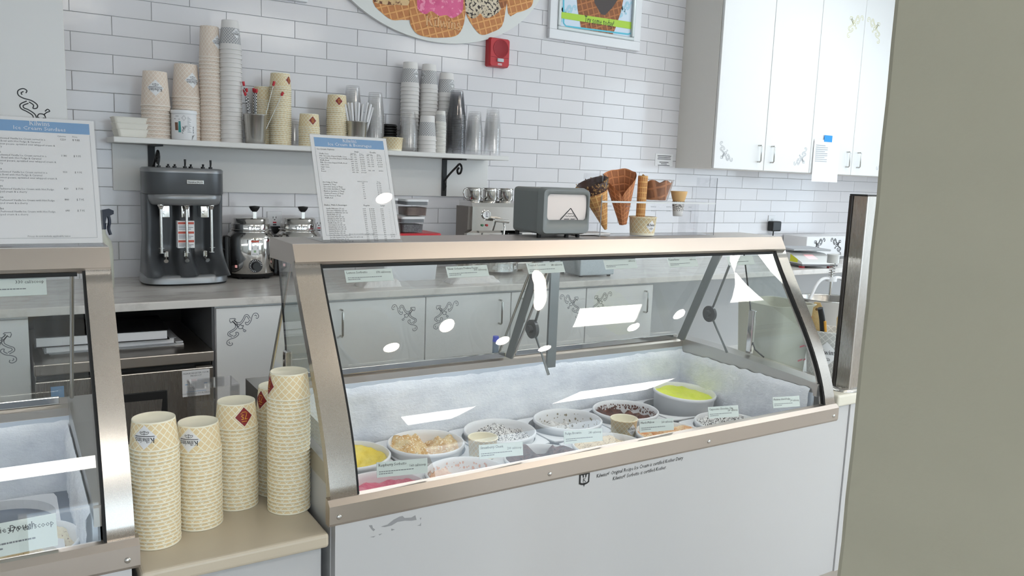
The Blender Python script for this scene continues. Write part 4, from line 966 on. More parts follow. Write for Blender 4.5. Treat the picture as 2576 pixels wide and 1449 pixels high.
# ================================================================ low counter between the cases
t = thing('low_counter', 'low beige counter carrying the cup stacks between the cases', 'counter', (0.404, -1.72, 0))
MB().rbox(-0.198, 0.198, -0.405, 0.40, 0.556, 0.59, 0.008, 3).build('worktop', PASSC, t); MB().box(-0.190, 0.190, -0.37, 0.395, 0.06, 0.556).build('body', WHITE2, t); MB().box(-0.188, 0.188, -0.33, 0.39, 0, 0.06).build('toe_kick', DARK, t)
t = thing('acrylic_box', 'clear acrylic box behind the cup stacks', 'box', (0.462, -1.60, 0.59)); w, d, h = 0.058, 0.05, 0.245
for n, a in (('side', (-w, -w + 0.003, -d, d, 0, h)), ('side', (w - 0.003, w, -d, d, 0, h)), ('front', (-w, w, -d, -d + 0.003, 0, h - 0.035)), ('back', (-w, w, d - 0.003, d, 0, h)), ('lid', (-w, w, -d, d, h - 0.003, h)), ('base', (-w, w, -d, d, 0, 0.003))): MB().box(*a).build(n, ACRYL, t)
MB().tube([(-w * 0.8, -d - 0.001, h - 0.036), (w * 0.8, -d - 0.001, h - 0.036)], 0.0015, 6).build('lip', ACRYL, t)

# ================================================================ things on the shelf
for i in range(3):
    x = on(330, 330, Y=-0.16).x
    t = thing('paper_tray', 'white paper food tray, %s of the pile on the shelf' % ('lowest', 'middle one', 'topmost')[i], 'tray', (x - 0.004 * i, -0.165, SZ + 0.0005 + i * 0.0235), 0.12 - 0.05 * i, 'white paper trays on the shelf')
    b = MB(); wa, wb, da, db, h = 0.056, 0.064, 0.045, 0.053, 0.031
    lo, hi = rrect(-wa, wa, -da, da, 0.012, 4), rrect(-wb, wb, -db, db, 0.012, 4); n = len(lo)
    b.add([(a, c, 0.001) for a, c in lo] + [(a, c, h) for a, c in hi], [(k, (k + 1) % n, n + (k + 1) % n, n + k) for k in range(n)]); b.add([(a, c, 0.001) for a, c in lo], [list(range(n))])
    b.build('tray_body', mat('cream_board', C(234, 230, 220), 0.6), t)
    b = MB(); b.tube([(a, c, h) for a, c in hi] + [(hi[0][0], hi[0][1], h)], 0.0016, 5, False); b.build('rim', mat('cream_board', C(234, 230, 220), 0.6), t)
# canister
x = on(463, 320, Y=-0.205).x; t = thing('mix_canister', 'round white canister with teal printed label on the shelf', 'canister', (x, -0.205, SZ))
MB().lathe([(0, 0), (0.047, 0), (0.049, 0.003), (0.049, 0.108), (0.047, 0.11)], 40).build('body', PAPER, t); MB().lathe([(0.0505, 0.106), (0.0515, 0.109), (0.0515, 0.118), (0.049, 0.121), (0.0, 0.121)], 40).build('lid', PLASTW, t)
def cw(th, off, R=0.049): return lambda a, c: ((R + off) * math.cos(th + a / R), (R + off) * math.sin(th + a / R), c)
th = math.atan2(CAM.y + 0.205, CAM.x - x); f = cw(th, 0.0006)
b = MB(); grid_poly(b, f, [(-0.022, 0.03), (-0.011, 0.03), (-0.013, 0.075), (-0.021, 0.075)]); b.build('teal_print', TEAL, t)
b = MB(); grid_poly(b, f, [(-0.036, 0.038), (-0.023, 0.038), (-0.024, 0.07), (-0.038, 0.07)]); b.build('brown_print', BROWNP, t)
b = MB(); f = cw(th, 0.0009)
for q in SCROLL: b.ribbon([(x_ * 0.02 - 0.008, y_ * 0.034 + 0.025) for x_, y_ in q], 0.0007, f)
for q in SCROLL: b.ribbon([(x_ * 0.014 + 0.030, y_ * 0.02 + 0.002) for x_, y_ in q], 0.0006, f)
for x0, y0 in ((0.0, 0.088),): b.ribbon([(x0 - 0.008, y0), (x0, y0 + 0.01), (x0 + 0.008, y0), (x0, y0 - 0.01), (x0 - 0.008, y0)], 0.0009, f)
for k in range(8): b.ribbon([(0.036 + 0.0, 0.030 + k * 0.0036), (0.041, 0.030 + k * 0.0036)], 0.0014 if k % 3 else 0.0022, f)
b.build('printed_ornament', INK, t); b = MB()
for k in range(13): b.ribbon([(0.013, 0.092 - k * 0.005), (0.020 + 0.012 * ((k * 7) % 5) / 5, 0.092 - k * 0.005)], 0.0012, f)
b.ribbon([(-0.04, 0.084), (-0.016, 0.083)], 0.0022, f); b.ribbon([(-0.034, 0.095), (-0.02, 0.095)], 0.0015, f); b.build('small_print', INKG, t)
# steel tumblers with sticks and straws
def tumbler(cx, label):
    x = on(cx, 340, Y=-0.185).x; t = thing('steel_tumbler', label, 'tumbler', (x, -0.185, SZ))
    MB().lathe([(0, 0.001), (0.040, 0.0), (0.041, 0.003), (0.0505, 0.122), (0.052, 0.124), (0.0515, 0.126), (0.0495, 0.124), (0.040, 0.006), (0, 0.006)], 36).build('cup', SATIN, t); return x
x = tumbler(642, 'brushed steel tumbler holding red tipped sticks')
PAT = mat('checked_stick_wrap', C(70, 70, 74), 0.5); tt = NT(PAT); ck = tt.new('ShaderNodeTexChecker'); ck.inputs['Scale'].default_value = 160; ck.inputs[1].default_value = C(40, 40, 44); ck.inputs[2].default_value = C(225, 222, 222); tt.link(tt.coord('Object'), ck.inputs[0]); tt.color(ck.outputs[0])
for px, py, dy in ((612, 205, 0), (614, 225, 0.01), (620, 222, -0.01), (638, 222, 0.012), (641, 224, 0), (645, 224, -0.012), (690, 205, 0.0), (712, 232, -0.01), (616, 232, -0.015)):
    e = on(px, py, Y=-0.185 + dy); s = Vector((x + (e.x - x) * 0.25, -0.185 + dy * 0.3, SZ + 0.03)); u = (e - s).normalized()
    t = thing('dipping_stick', 'thin checked stick with a red tip in the steel tumbler', 'stick', s, 0, 'red tipped sticks in the tumbler'); v = e - s
    MB().tube([(0, 0, 0), tuple(v * 0.93)], 0.0028 if px < 680 else 0.0016, 8).build('stick', PAT if px < 680 else SATIN, t); MB().tube([tuple(v * 0.92), tuple(v * 0.94), tuple(v)], 0.0055, 8, radii=[0.0035, 0.0055, 0.0058]).build('tip', REDP, t)
x = tumbler(898, 'brushed steel tumbler holding paper wrapped straws')
for px, py, dy in ((868, 262, 0), (876, 258, 0.012), (884, 258, -0.012), (895, 256, 0.005), (903, 258, -0.005), (913, 262, 0.01), (925, 258, 0), (933, 262, -0.01), (938, 270, 0.01)):
    e = on(px, py, Y=-0.185 + dy); s = Vector((x + (e.x - x) * 0.35, -0.185 + dy * 0.3, SZ + 0.02)); v = e - s
    t = thing('wrapped_straw', 'white paper wrapped straw standing in the steel tumbler', 'straw', s, 0, 'wrapped straws in the tumbler'); MB().tube([(0, 0, 0), tuple(v * 0.97), tuple(v)], 0.006, 8, radii=[0.0045, 0.0062, 0.005]).build('wrapper', PAPER, t)

# ================================================================ triple drink mixer
xm, ym = 0.642, -0.205; t = thing('triple_drink_mixer', 'dark grey three spindle milkshake mixer on the quartz worktop', 'drink mixer', (xm, ym, 0.914))
def sell(wx, wy, e=3.2, n=48):
    out = []
    for k in range(n):
        a = 2 * PI * k / n; c, s = math.cos(a), math.sin(a); out.append((wx * math.copysign(abs(c) ** (2 / e), c), wy * math.copysign(abs(s) ** (2 / e), s)))
    return out
def slab(b, levels, smooth=True, cap=True, cy=0.0):
    n = len(levels[0][1]); v = [(x, y, z) for z, pl in levels for x, y in pl]
    b.add(v, [(i * n + k, i * n + (k + 1) % n, (i + 1) * n + (k + 1) % n, (i + 1) * n + k) for i in range(len(levels) - 1) for k in range(n)], smooth)
    if cap: b.add([(x, y, levels[-1][0]) for x, y in levels[-1][1]], [list(range(n))]); b.add([(x, y, levels[0][0]) for x, y in levels[0][1]], [list(range(n))[::-1]])
    return b
slab(MB(), [(0, sell(0.165, 0.125)), (0.008, sell(0.166, 0.126))]).build('foot_ring', RUBBER, t)
slab(MB(), [(0.008, sell(0.170, 0.130)), (0.03, sell(0.169, 0.129)), (0.04, sell(0.164, 0.125)), (0.042, sell(0.155, 0.115))]).build('base', GREYL, t)
def colsec(z):
    q = (z - 0.04) / 0.27; w = 0.162 - 0.012 * min(1, q * 2.2) + 0.002 * q; yf0 = -0.110 * (1 - min(1, q * 3)) ** 2 + 0.020 - 0.02 * q
    pts = []
    for i in range(41):
        x = -w + 2 * w * i / 40; ax = abs(x)
        rib = 0.052 * max(0, 1 - (ax / (0.046 - 0.014 * q)) ** 4) if ax < 0.046 - 0.014 * q else 0.0
        wing = 0.075 * max(0, (ax - 0.088) / (w - 0.088)) ** 0.7 if ax > 0.088 else 0
        edge = 0.03 * max(0, (ax - w + 0.014) / 0.014) ** 2
        pts.append((x, yf0 - rib - wing + edge))
    pts += [(w, 0.07), (w - 0.03, 0.105), (-w + 0.03, 0.105), (-w, 0.07)]; return pts
slab(MB(), [(0.04 + 0.33 * i / 14, colsec(0.04 + 0.27 * i / 14)) for i in range(15)]).build('column', GREYP, t)
slab(MB(), [(0.372, sell(0.154, 0.121)), (0.378, sell(0.156, 0.123)), (0.46, sell(0.156, 0.122))]).build('head', GREYP, t)
slab(MB(), [(0.328, sell(0.132, 0.108)), (0.334, sell(0.141, 0.118)), (0.350, sell(0.146, 0.126)), (0.368, sell(0.148, 0.127)), (0.374, sell(0.144, 0.122))]).build('head_lip', GREYL, t)
slab(MB(), [(0.46, sell(0.157, 0.123)), (0.472, sell(0.157, 0.123)), (0.478, sell(0.150, 0.117)), (0.479, sell(0.13, 0.1))]).build('top_cover', GREYL, t)
for sx in (-0.098, 0.0, 0.098):
    s = MB().cyl(0.006, 0.132, 0.33, 12, sx, -0.085).build('spindle', SATIN, t)
    MB().lathe([(0.012, 0.330), (0.013, 0.325), (0.009, 0.320), (0.009, 0.315), (0.006, 0.311)], 16, sx, -0.085).build('spindle_collar', CHROME, s); b = MB(); b.cyl(0.013, 0.152, 0.154, 12, sx, -0.085); b.cyl(0.011, 0.132, 0.1345, 12, sx, -0.085); b.build('agitator', SATIN, s)
    ins = sx * 0.78; r = MB(); r.rbox(ins - 0.016, ins + 0.016, -0.062, 0.0, 0.275, 0.325, 0.003); r.tube([(ins, -0.06, 0.295), (ins, -0.076, 0.295)], 0.009, 10); r.build('cup_rest', CHROME, t)
    r = MB(); r.rbox(ins - 0.009, ins + 0.009, -0.060, 0.0, 0.105, 0.138, 0.006); r.tube([(ins, -0.055, 0.108), (ins + sx * 0.05, -0.08, 0.098)], 0.009, 10); r.build('cup_support', CHROME, t)
for sx, hh in ((-0.10, 0.03), (0.0, 0.03), (0.10, 0.03), (-0.065, 0.008), (-0.04, 0.008), (0.022, 0.01), (0.07, 0.012)):
    b = MB(); b.cyl(0.008, 0.478, 0.486, 12, sx, -0.07); b.tube([(sx, -0.07, 0.484), (sx, -0.075, 0.484 + hh * 0.6), (sx, -0.074, 0.484 + hh)], 0.004, 8, radii=[0.003, 0.004, 0.0048]); b.build('switch', BLACK, t)
pl = MB().rbox(-0.004, 0.062, -0.1255, -0.118, 0.415, 0.433, 0.002).build('name_plate', SATIN, t); b = MB(); b.text('Hamilton Beach', 0.0088, vplane(0.029, -0.1262, 0.4205), 'CENTER'); b.build('lettering', INK, pl)
b = MB(); b.box(-0.034, 0.034, -0.1, -0.0665, 0.128, 0.232); st = MB().box(-0.033, 0.033, -0.0685, -0.030, 0.150, 0.262).build('warning_sticker', PAPER, t)
b = MB()
for z in (0.253, 0.214, 0.178): b.box(-0.031, 0.031, -0.0692, -0.0684, z - 0.0045, z + 0.0045)
b.build('red_bar', mat('red_print', C(196, 84, 66), 0.5), st); b = MB()
for i, z in enumerate((0.240, 0.234, 0.227, 0.203, 0.197, 0.191, 0.167, 0.162, 0.157)): b.box(-0.029, 0.01 + 0.018 * ((i * 5) % 3) / 2, -0.0692, -0.0684, z, z + 0.0022)
b.build('small_print', INKG, st)
b = MB(); b.tube(cat_rom([(0.15, 0.05, 0.14), (0.19, 0.05, 0.12), (0.185, 0.06, 0.09), (0.17, 0.08, 0.10), (0.178, 0.09, 0.03), (0.18, 0.11, 0.006), (0.176, 0.14, 0.006)], 6), 0.004, 8); b.build('power_cord', RUBBER, t)

# ================================================================ topping warmers
def warmer(cx, label):
    x = on(cx, 704, Y=-0.225).x * 1.0; t = thing('topping_warmer', label, 'food warmer', (x + 0.028, -0.135, 0.914))
    MB().lathe([(0, 0.008), (0.098, 0.008), (0.100, 0.02), (0.101, 0.024)], 40).build('foot_ring', RUBBER, t)
    for a in range(4): MB().cyl(0.012, 0, 0.009, 10, 0.08 * math.cos(a * PI / 2 + 0.7), 0.08 * math.sin(a * PI / 2 + 0.7)).build('foot', RUBBER, t)
    MB().lathe([(0.100, 0.024), (0.104, 0.03), (0.104, 0.175), (0.100, 0.19), (0.088, 0.205), (0.083, 0.212), (0.090, 0.214), (0.090, 0.218), (0.082, 0.219)], 48).build('shell', CHROME, t)
    MB().lathe([(0.082, 0.216), (0.083, 0.24), (0.081, 0.244), (0.077, 0.246), (0.077, 0.262), (0.072, 0.268), (0.02, 0.27), (0.0, 0.27)], 44).build('lid', CHROME, t)
    b = MB(); b.rbox(-0.008, 0.008, -0.070, -0.066, 0.245, 0.31, 0.001); b.rbox(-0.006, 0.006, -0.07, -0.02, 0.3, 0.306, 0.001); b.build('ladle_stem', SATIN, t)
    b = MB(); b.lathe([(0.010, 0.298), (0.018, 0.308), (0.023, 0.318), (0.022, 0.322), (0.0, 0.324)], 20, 0, -0.066); b.rbox(-0.008, 0.008, -0.073, -0.068, 0.236, 0.258, 0.001); b.build('ladle_knob', BLACK, t)
    thc = math.atan2(CAM.y + 0.135, CAM.x - x); R = 0.1042
    def on_shell(a, o): return (math.cos(thc + a) * (R + o), math.sin(thc + a) * (R + o))
    d = MB(); px, py = on_shell(0.18, 0); d.M = Matrix.Translation((px, py, 0.062)) @ Matrix.Rotation(thc + 0.18, 4, 'Z') @ Matrix.Rotation(PI / 2, 4, 'Y'); d.cyl(0.029, -0.004, 0.003, 32); d.cyl(0.018, 0.003, 0.018, 24, r2=0.016); d = d.build('thermostat_dial', BLACK, t)
    q = MB(); q.M = Matrix.Translation((px, py, 0.062)) @ Matrix.Rotation(thc + 0.18, 4, 'Z') @ Matrix.Rotation(PI / 2, 4, 'Y')
    for k in range(16):
        a = PI * 0.15 + k * 2 * PI * 0.72 / 15 + 1.2; c, s = math.cos(a), math.sin(a); q.add([(c * 0.021 - s * .0008, s * 0.021 + c * .0008, .0035), (c * 0.021 + s * .0008, s * 0.021 - c * .0008, .0035), (c * 0.027 + s * .0008, s * 0.027 - c * .0008, .0035), (c * 0.027 - s * .0008, s * 0.027 + c * .0008, .0035)], [(0, 1, 2, 3)])
    q.build('dial_marks', PAPER, d)
    b = MB(); grid_poly(b, cw(thc, 0.001, R), [(0.0, 0.108), (0.033, 0.108), (0.033, 0.150), (0.0, 0.150)]); s = b.build('rating_label', PAPER, t); b = MB(); f = cw(thc, 0.0014, R)
    b.text('SERVER', 0.0075, lambda a, c: f(a + 0.003, c + 0.111), 'LEFT', 1.1); b.ribbon([(0.003, 0.144), (0.03, 0.144)], 0.002, f); b.ribbon([(0.003, 0.138), (0.03, 0.138)], 0.0035, f); b.build('lettering', INKG, s)
    b = MB(); grid_poly(b, f, [(0.011, 0.121), (0.021, 0.121), (0.021, 0.131), (0.011, 0.131)]); b.build('green_mark', mat('pale_green_print', C(150, 176, 140), 0.5), s)
    b = MB(); grid_poly(b, cw(thc, 0.001, R), [(0.0, 0.166), (0.034, 0.166), (0.034, 0.174), (0.0, 0.174)]); b.build('caution_label', mat('red_print', C(196, 84, 66), 0.5), t)
    px, py = on_shell(-0.62, 0.0); b = MB(); b.M = Matrix.Translation((px, py, 0.065)) @ Matrix.Rotation(thc - 0.62, 4, 'Z'); b.rbox(-0.004, 0.004, -0.008, 0.008, -0.02, 0.02, 0.002); sw = b.build('rocker_switch', BLACK, t)
    b = MB(); b.M = Matrix.Translation((px, py, 0.058)) @ Matrix.Rotation(thc - 0.62, 4, 'Z'); b.rbox(0.003, 0.0055, -0.0055, 0.0055, -0.006, 0.006, 0.001); b.build('pilot_lamp', L_NEON, sw)
    b = MB(); b.M = Matrix.Translation((0, 0, 0)); px, py = on_shell(-1.25, 0.006); b.M = Matrix.Translation((px, py, 0.11)) @ Matrix.Rotation(thc - 1.25, 4, 'Z'); b.rbox(-0.012, 0.012, -0.018, 0.018, -0.1, 0.08, 0.008); b.build('side_bracket', BLACK, t)
    return t
warmer(629, 'polished steel topping warmer beside the drink mixer'); warmer(751, 'polished steel topping warmer half hidden behind the case hood')
def outlet(cx, cy, label, plug=True, wide=0.035, red=True):
    p = on(cx, cy, Y=-0.007); t = thing('power_outlet', label, 'outlet', (p.x, -0.0063, p.z)); MB().rbox(-wide, wide, -0.006, 0, -0.057, 0.057, 0.003).build('cover_plate', PLASTW, t)
    b = MB()
    for z in (0.028, -0.03):
        for x in (-0.007, 0.007): b.box(x - 0.0012, x + 0.0012, -0.0068, -0.0058, z - 0.004, z + 0.005)
        b.box(-0.003, 0.003, -0.0068, -0.0058, z - 0.012, z - 0.008)
    b.box(-0.008, 0.008, -0.0075, -0.0058, -0.008, -0.003); b.build('slots', BLACK, t)
    if red: MB().box(-0.008, 0.008, -0.0075, -0.0058, 0.002, 0.008).build('reset_button', REDP, t)
    if plug:
        b = MB(); b.lathe([(0.0, 0.0), (0.012, 0.002), (0.018, 0.012), (0.019, 0.03), (0.0, 0.032)], 16, smooth=True); 
        b = MB(); b.prism([(-0.02, -0.012), (0.02, -0.012), (0.018, -0.03), (0.008, -0.046), (-0.008, -0.046), (-0.018, -0.03)], -0.034, -0.006, 'y'); b.build('plug', BLACK, t)
outlet(690, 562, 'white power outlet between the two topping warmers'); outlet(801, 576, 'white power outlet peeping out beside the beverage menu', False)
p = on(1940, 562, Y=-0.007); outlet(1940, 562, 'white power outlet carrying the black charger', False, 0.037, False)
q = on(1946, 569, Y=-0.03); t = thing('power_adapter', 'black plug-in charger on the wall beside the scale', 'charger', (q.x, -0.0125, q.z)); MB().rbox(-0.045, 0.045, -0.05, 0.0, -0.034, 0.036, 0.008).build('body', BLACK, t); b = MB(); b.tube(cat_rom([(0, -0.02, -0.034), (0.0, -0.02, -0.09), (0.01, -0.03, -0.15), (0.05, -0.06, -0.19)], 6), 0.004, 8); b.build('cord', RUBBER, t)
# spray bottle behind the left case
q = on(262, 540, Y=-0.30); t = thing('spray_bottle', 'spray bottle with dark trigger head behind the sundaes menu', 'spray bottle', (q.x - 0.012, -0.30, 0.914))
MB().lathe([(0, 0), (0.036, 0), (0.04, 0.006), (0.04, 0.15), (0.034, 0.185), (0.016, 0.215), (0.015, 0.235)], 28).build('bottle', MILKY, t)
b = MB(); b.cyl(0.018, 0.232, 0.256, 16); b.prism([(-0.035, 0.262), (-0.03, 0.30), (0.03, 0.312), (0.045, 0.305), (0.045, 0.292), (0.02, 0.28), (0.014, 0.254), (-0.014, 0.254)], -0.011, 0.011, 'y'); b.build('sprayer_head', NAVY, t)
b = MB(); b.tube(cat_rom([(0.026, 0, 0.288), (0.03, 0, 0.262), (0.026, 0, 0.235), (0.032, 0, 0.21)], 5), 0.006, 8); b.build('trigger', NAVY, t)

# ================================================================ bins and food containers
t = thing('storage_bin', 'white storage bin with red lid behind the beverage menu', 'storage bin', (1.585, -0.34, 0.914)); w, d = 0.15, 0.13
b = MB(); lo, hi = rrect(-w * 0.88, w * 0.88, -d * 0.88, d * 0.88, 0.02), rrect(-w * 0.97, w * 0.97, -d * 0.97, d * 0.97, 0.02); slab(b, [(0.0, lo), (0.198, hi)]); bn = b.build('bin_body', mat('milk_white_bin', C(216, 216, 220), 0.35), t)
b = MB(); slab(b, [(0.196, rrect(-w, w, -d, d, 0.022)), (0.212, rrect(-w, w, -d, d, 0.022)), (0.218, rrect(-w * 0.97, w * 0.97, -d * 0.97, d * 0.97, 0.02))], False); b.build('lid', REDP, t)
b = MB(); rr = random.Random(2)
for k in range(5): b.ribbon(cat_rom([(-0.05 + k * 0.028 + rr.uniform(0, .008), 0.168 + rr.uniform(-.006, .008)), (-0.04 + k * 0.028, 0.180 + rr.uniform(-.006, .006)), (-0.035 + k * 0.028, 0.165), (-0.028 + k * 0.028, 0.175)], 4), 0.0028, lambda a, c: (a + 0.05, -d * 0.955, c))
b.build('handwriting', mat('red_marker', C(206, 60, 80), 0.6), bn)
def foodbox(x, y, z, w, d, h, fill, label, lidm=None):
    t = thing('food_container', label, 'container', (x, y, z)); b = MB(); slab(b, [(0, rrect(-w * 0.93, w * 0.93, -d * 0.93, d * 0.93, 0.012)), (h, rrect(-w, w, -d, d, 0.012))]); b.build('tub', ACRYL, t)
    b = MB(); slab(b, [(0.003, rrect(-w * 0.9, w * 0.9, -d * 0.9, d * 0.9, 0.01)), (h * 0.6, rrect(-w * 0.94, w * 0.94, -d * 0.94, d * 0.94, 0.01))], False); b.build('filling', fill, t)
    b = MB(); slab(b, [(h, rrect(-w - 0.004, w + 0.004, -d - 0.004, d + 0.004, 0.014)), (h + 0.010, rrect(-w - 0.004, w + 0.004, -d - 0.004, d + 0.004, 0.014))], False); b.build('lid', PLASTW, t)
    b = MB(); slab(b, [(h - 0.016, rrect(-w - 0.001, w + 0.001, -d - 0.001, d + 0.001, 0.014)), (h - 0.001, rrect(-w - 0.001, w + 0.001, -d - 0.001, d + 0.001, 0.014))], False, False); b.build('seal', mat('grey_seal', C(120, 122, 126), 0.5), t)
PWD = mk_cream('cocoa_powder', C(112, 92, 84), C(92, 74, 68)); NUT = mk_cream('mixed_crumbs', C(176, 132, 110), C(130, 88, 76), C(90, 60, 54), 0.58); GRYP = mk_cream('dark_sprinkles', C(96, 96, 100), C(70, 70, 74), C(140, 140, 146), 0.6, 90)
z0 = 0.914 + 0.2185
foodbox(1.60, -0.385, z0, 0.056, 0.05, 0.064, GRYP, 'clear lidded container of dark sprinkles on the red lid'); foodbox(1.65, -0.27, z0, 0.05, 0.05, 0.064, PLASTW, 'clear lidded container standing behind the dark sprinkles')
foodbox(1.635, -0.345, z0 + 0.0745, 0.056, 0.055, 0.068, PWD, 'clear white lidded container of cocoa powder, upper one of its pile'); foodbox(1.505, -0.33, z0 + 0.0005, 0.04, 0.05, 0.145, NUT, 'clear white lidded container of reddish crumbs beside the cocoa powder')

# ================================================================ espresso machine
t = thing('espresso_machine', 'polished steel espresso machine with gauge and steam wand', 'espresso machine', (2.176, -0.11, 0.914)); ox, oy = 2.09, -0.26
b = MB(); b.prism([(-0.40 - oy, 0.05), (-0.40 - oy, 0.20), (-0.45 - oy, 0.215), (-0.452 - oy, 0.335), (-0.44 - oy, 0.355), (-0.42 - oy, 0.364), (-0.31 - oy, 0.364), (-0.31 - oy, 0.05)], -0.19, 0.21, 'x'); b.build('body', CHROME, t)
b = MB(); b.prism([(-0.40 - oy, 0.03), (-0.40 - oy, 0.20), (-0.43 - oy, 0.22), (-0.435 - oy, 0.335), (-0.31 - oy, 0.335), (-0.31 - oy, 0.03)], -0.205, -0.19, 'x'); b.build('side_panel', mat('grey_brown_panel', C(128, 120, 114), 0.4, 0.5), t)
b = MB(); b.rbox(-0.19, 0.21, -0.47 - oy, -0.31 - oy, 0.012, 0.05, 0.006); b.build('base', SATIN, t)
for x in (-0.16, 0.18):
    for y in (-0.18, -0.08): MB().cyl(0.014, 0, 0.013, 12, x, y).build('foot', RUBBER, t)
b = MB(); b.M = Matrix.Translation((1.978 - ox, -0.452 - oy, 1.21 - 0.914)) @ Matrix.Rotation(PI / 2, 4, 'X'); b.lathe([(0.022, 0), (0.023, 0.008), (0.019, 0.010), (0.018, 0.006)], 28); g = b.build('pressure_gauge', CHROME, t)
b = MB(); b.M = Matrix.Translation((1.978 - ox, -0.452 - oy, 1.21 - 0.914)) @ Matrix.Rotation(PI / 2, 4, 'X'); b.disc(0.019, 0.006, 24); b.build('gauge_face', PAPER, g); b = MB(); b.M = Matrix.Translation((1.978 - ox, -0.460 - oy, 1.21 - 0.914)); b.box(-0.001, 0.001, -0.001, 0, -0.004, 0.014); b.box(-0.004, 0.006, -0.001, 0, -0.010, -0.007); b.build('gauge_needle', INK, g)
for dx, m in ((-0.02, mat('green_lamp', C(40, 110, 70), 0.3)), (0.006, mat('red_lamp', C(180, 40, 40), 0.3))):
    b = MB(); b.M = Matrix.Translation((1.978 - ox + dx, -0.452 - oy, 1.157 - 0.914)) @ Matrix.Rotation(PI / 2, 4, 'X'); b.cyl(0.006, 0, 0.005, 12); b.build('pilot_lamp', m, t)
b = MB(); b.tube([(2.04 - ox, -0.44 - oy, 0.275), (2.04 - ox, -0.50 - oy, 0.272)], 0.011, 12); b.tube([(2.0 - ox, -0.497 - oy, 0.272), (2.085 - ox, -0.497 - oy, 0.264)], 0.009, 12); b.build('steam_valve', CHROME, t)
b = MB(); b.tube(cat_rom([(2.06 - ox, -0.49 - oy, 0.262), (2.06 - ox, -0.5 - oy, 0.235), (2.05 - ox, -0.51 - oy, 0.18), (2.04 - ox, -0.52 - oy, 0.11)], 5), 0.005, 10); b.build('steam_wand', CHROME, t)
b = MB(); b.cyl(0.038, 0.15, 0.2, 24, 2.17 - ox, -0.43 - oy); b.tube([(2.17 - ox, -0.46 - oy, 0.165), (2.16 - ox, -0.60 - oy, 0.16)], 0.014, 12); b.build('brew_group', BLACK, t)
b = MB(); pl = [(0.105 * math.cos(PI + PI * k / 24), 0.11 * math.sin(PI + PI * k / 24)) for k in range(25)]; b.M = Matrix.Translation((2.04 - ox, -0.475 - oy, 0)); b.prism(pl, 0.018, 0.062, 'z'); tr = b.build('drip_tray', SATIN, t)
b = MB(); b.M = Matrix.Translation((2.04 - ox, -0.475 - oy, 0)); b.tube([(1.03 * x, 1.03 * y, 0.064) for x, y in pl], 0.004, 8); b.build('tray_rim', CHROME, tr)
f = lambda a, c: (2.04 - ox + 0.1062 * math.cos(-PI / 2 - 0.15 + a / 0.106), -0.475 - oy + 0.1112 * math.sin(-PI / 2 - 0.15 + a / 0.106), c + 0.03)
b = MB(); b.text('ASTRA', 0.026, lambda a, c: f(a + 0.004, c), 'CENTER', 0.95)
for k in range(4):
    b.ribbon([(-0.068 + k * 0.002, 0.0015 + k * 0.005), (-0.044, 0.0015 + k * 0.005)], 0.0028, f); b.ribbon([(0.052, 0.0015 + k * 0.005), (0.076 - k * 0.002, 0.0015 + k * 0.005)], 0.0028, f)
b.build('lettering', PAPER, tr)
for i, (px, yy) in enumerate(((1192, -0.235), (1233, -0.225), (1273, -0.23))):
    x = on(px, 490, Y=yy).x; t = thing('milk_pitcher', 'small polished steel milk pitcher on the espresso machine', 'pitcher', (x, yy, 0.914 + 0.3645), 0, 'milk pitchers on the espresso machine')
    MB().lathe([(0, 0.001), (0.036, 0.0), (0.038, 0.004), (0.037, 0.05), (0.040, 0.064), (0.0385, 0.064), (0.035, 0.05), (0.034, 0.006), (0, 0.006)], 32).build('jug', CHROME, t)
    b = MB(); b.tube(cat_rom([(-0.037, -0.006, 0.058), (-0.058, -0.01, 0.055), (-0.066, -0.012, 0.036), (-0.054, -0.01, 0.014), (-0.037, -0.006, 0.012)], 5), 0.004, 8); b.build('handle', CHROME, t)
# towels
def towel(x, y, z, w, d, h, seed, label):
    rows = []
    for i in range(25):
        r = []
        for k in range(37):
            u, v = k / 36 * 2 - 1, i / 24 * 2 - 1; q = max(0, 1 - u * u) ** 0.5 * max(0, 1 - v * v) ** 0.35
            zz = h * q * (0.75 + 0.5 * noise(u * 2.6, v * 2.2, seed) + 0.35 * abs(noise(u * 6, v * 3.4, seed + 2)))
            r.append((x + u * w + 0.012 * noise(u * 2, v * 2, seed + 5), y + v * d, z + max(0.0, zz)))
        rows.append(r)
    o = MB().sheet(rows).build('cloth_towel', TOWEL); tag(o, label, 'towel')
p = on(1192, 714, Z=0.914); towel(p.x + 0.02, p.y + 0.055, 0.9142, 0.125, 0.05, 0.055, 3, 'crumpled white towel on the worktop edge below the espresso machine')
p = on(950, 690, Y=-0.56); towel(p.x, -0.56, 0.9142, 0.09, 0.06, 0.06, 8, 'crumpled white cloth on the worktop behind the Lemon Sorbetto card')
p = on(1480, 700, Z=0.914); t = thing('steel_box', 'grey steel box standing on the worktop behind the centre post', 'box', (2.56, -0.50, 0.914)); MB().rbox(-0.11, 0.11, -0.10, 0.10, 0.008, 0.115, 0.006).build('body', mat('pale_grey_box', C(176, 182, 186), 0.4, 0.2), t); MB().rbox(-0.115, 0.115, -0.105, 0.105, 0.112, 0.13, 0.005).build('lid', mat('pale_grey_lid', C(196, 202, 206), 0.35, 0.2), t)
for x in (-0.09, 0.09):
    for y in (-0.08, 0.08): MB().cyl(0.01, 0, 0.009, 10, x, y).build('foot', RUBBER, t)

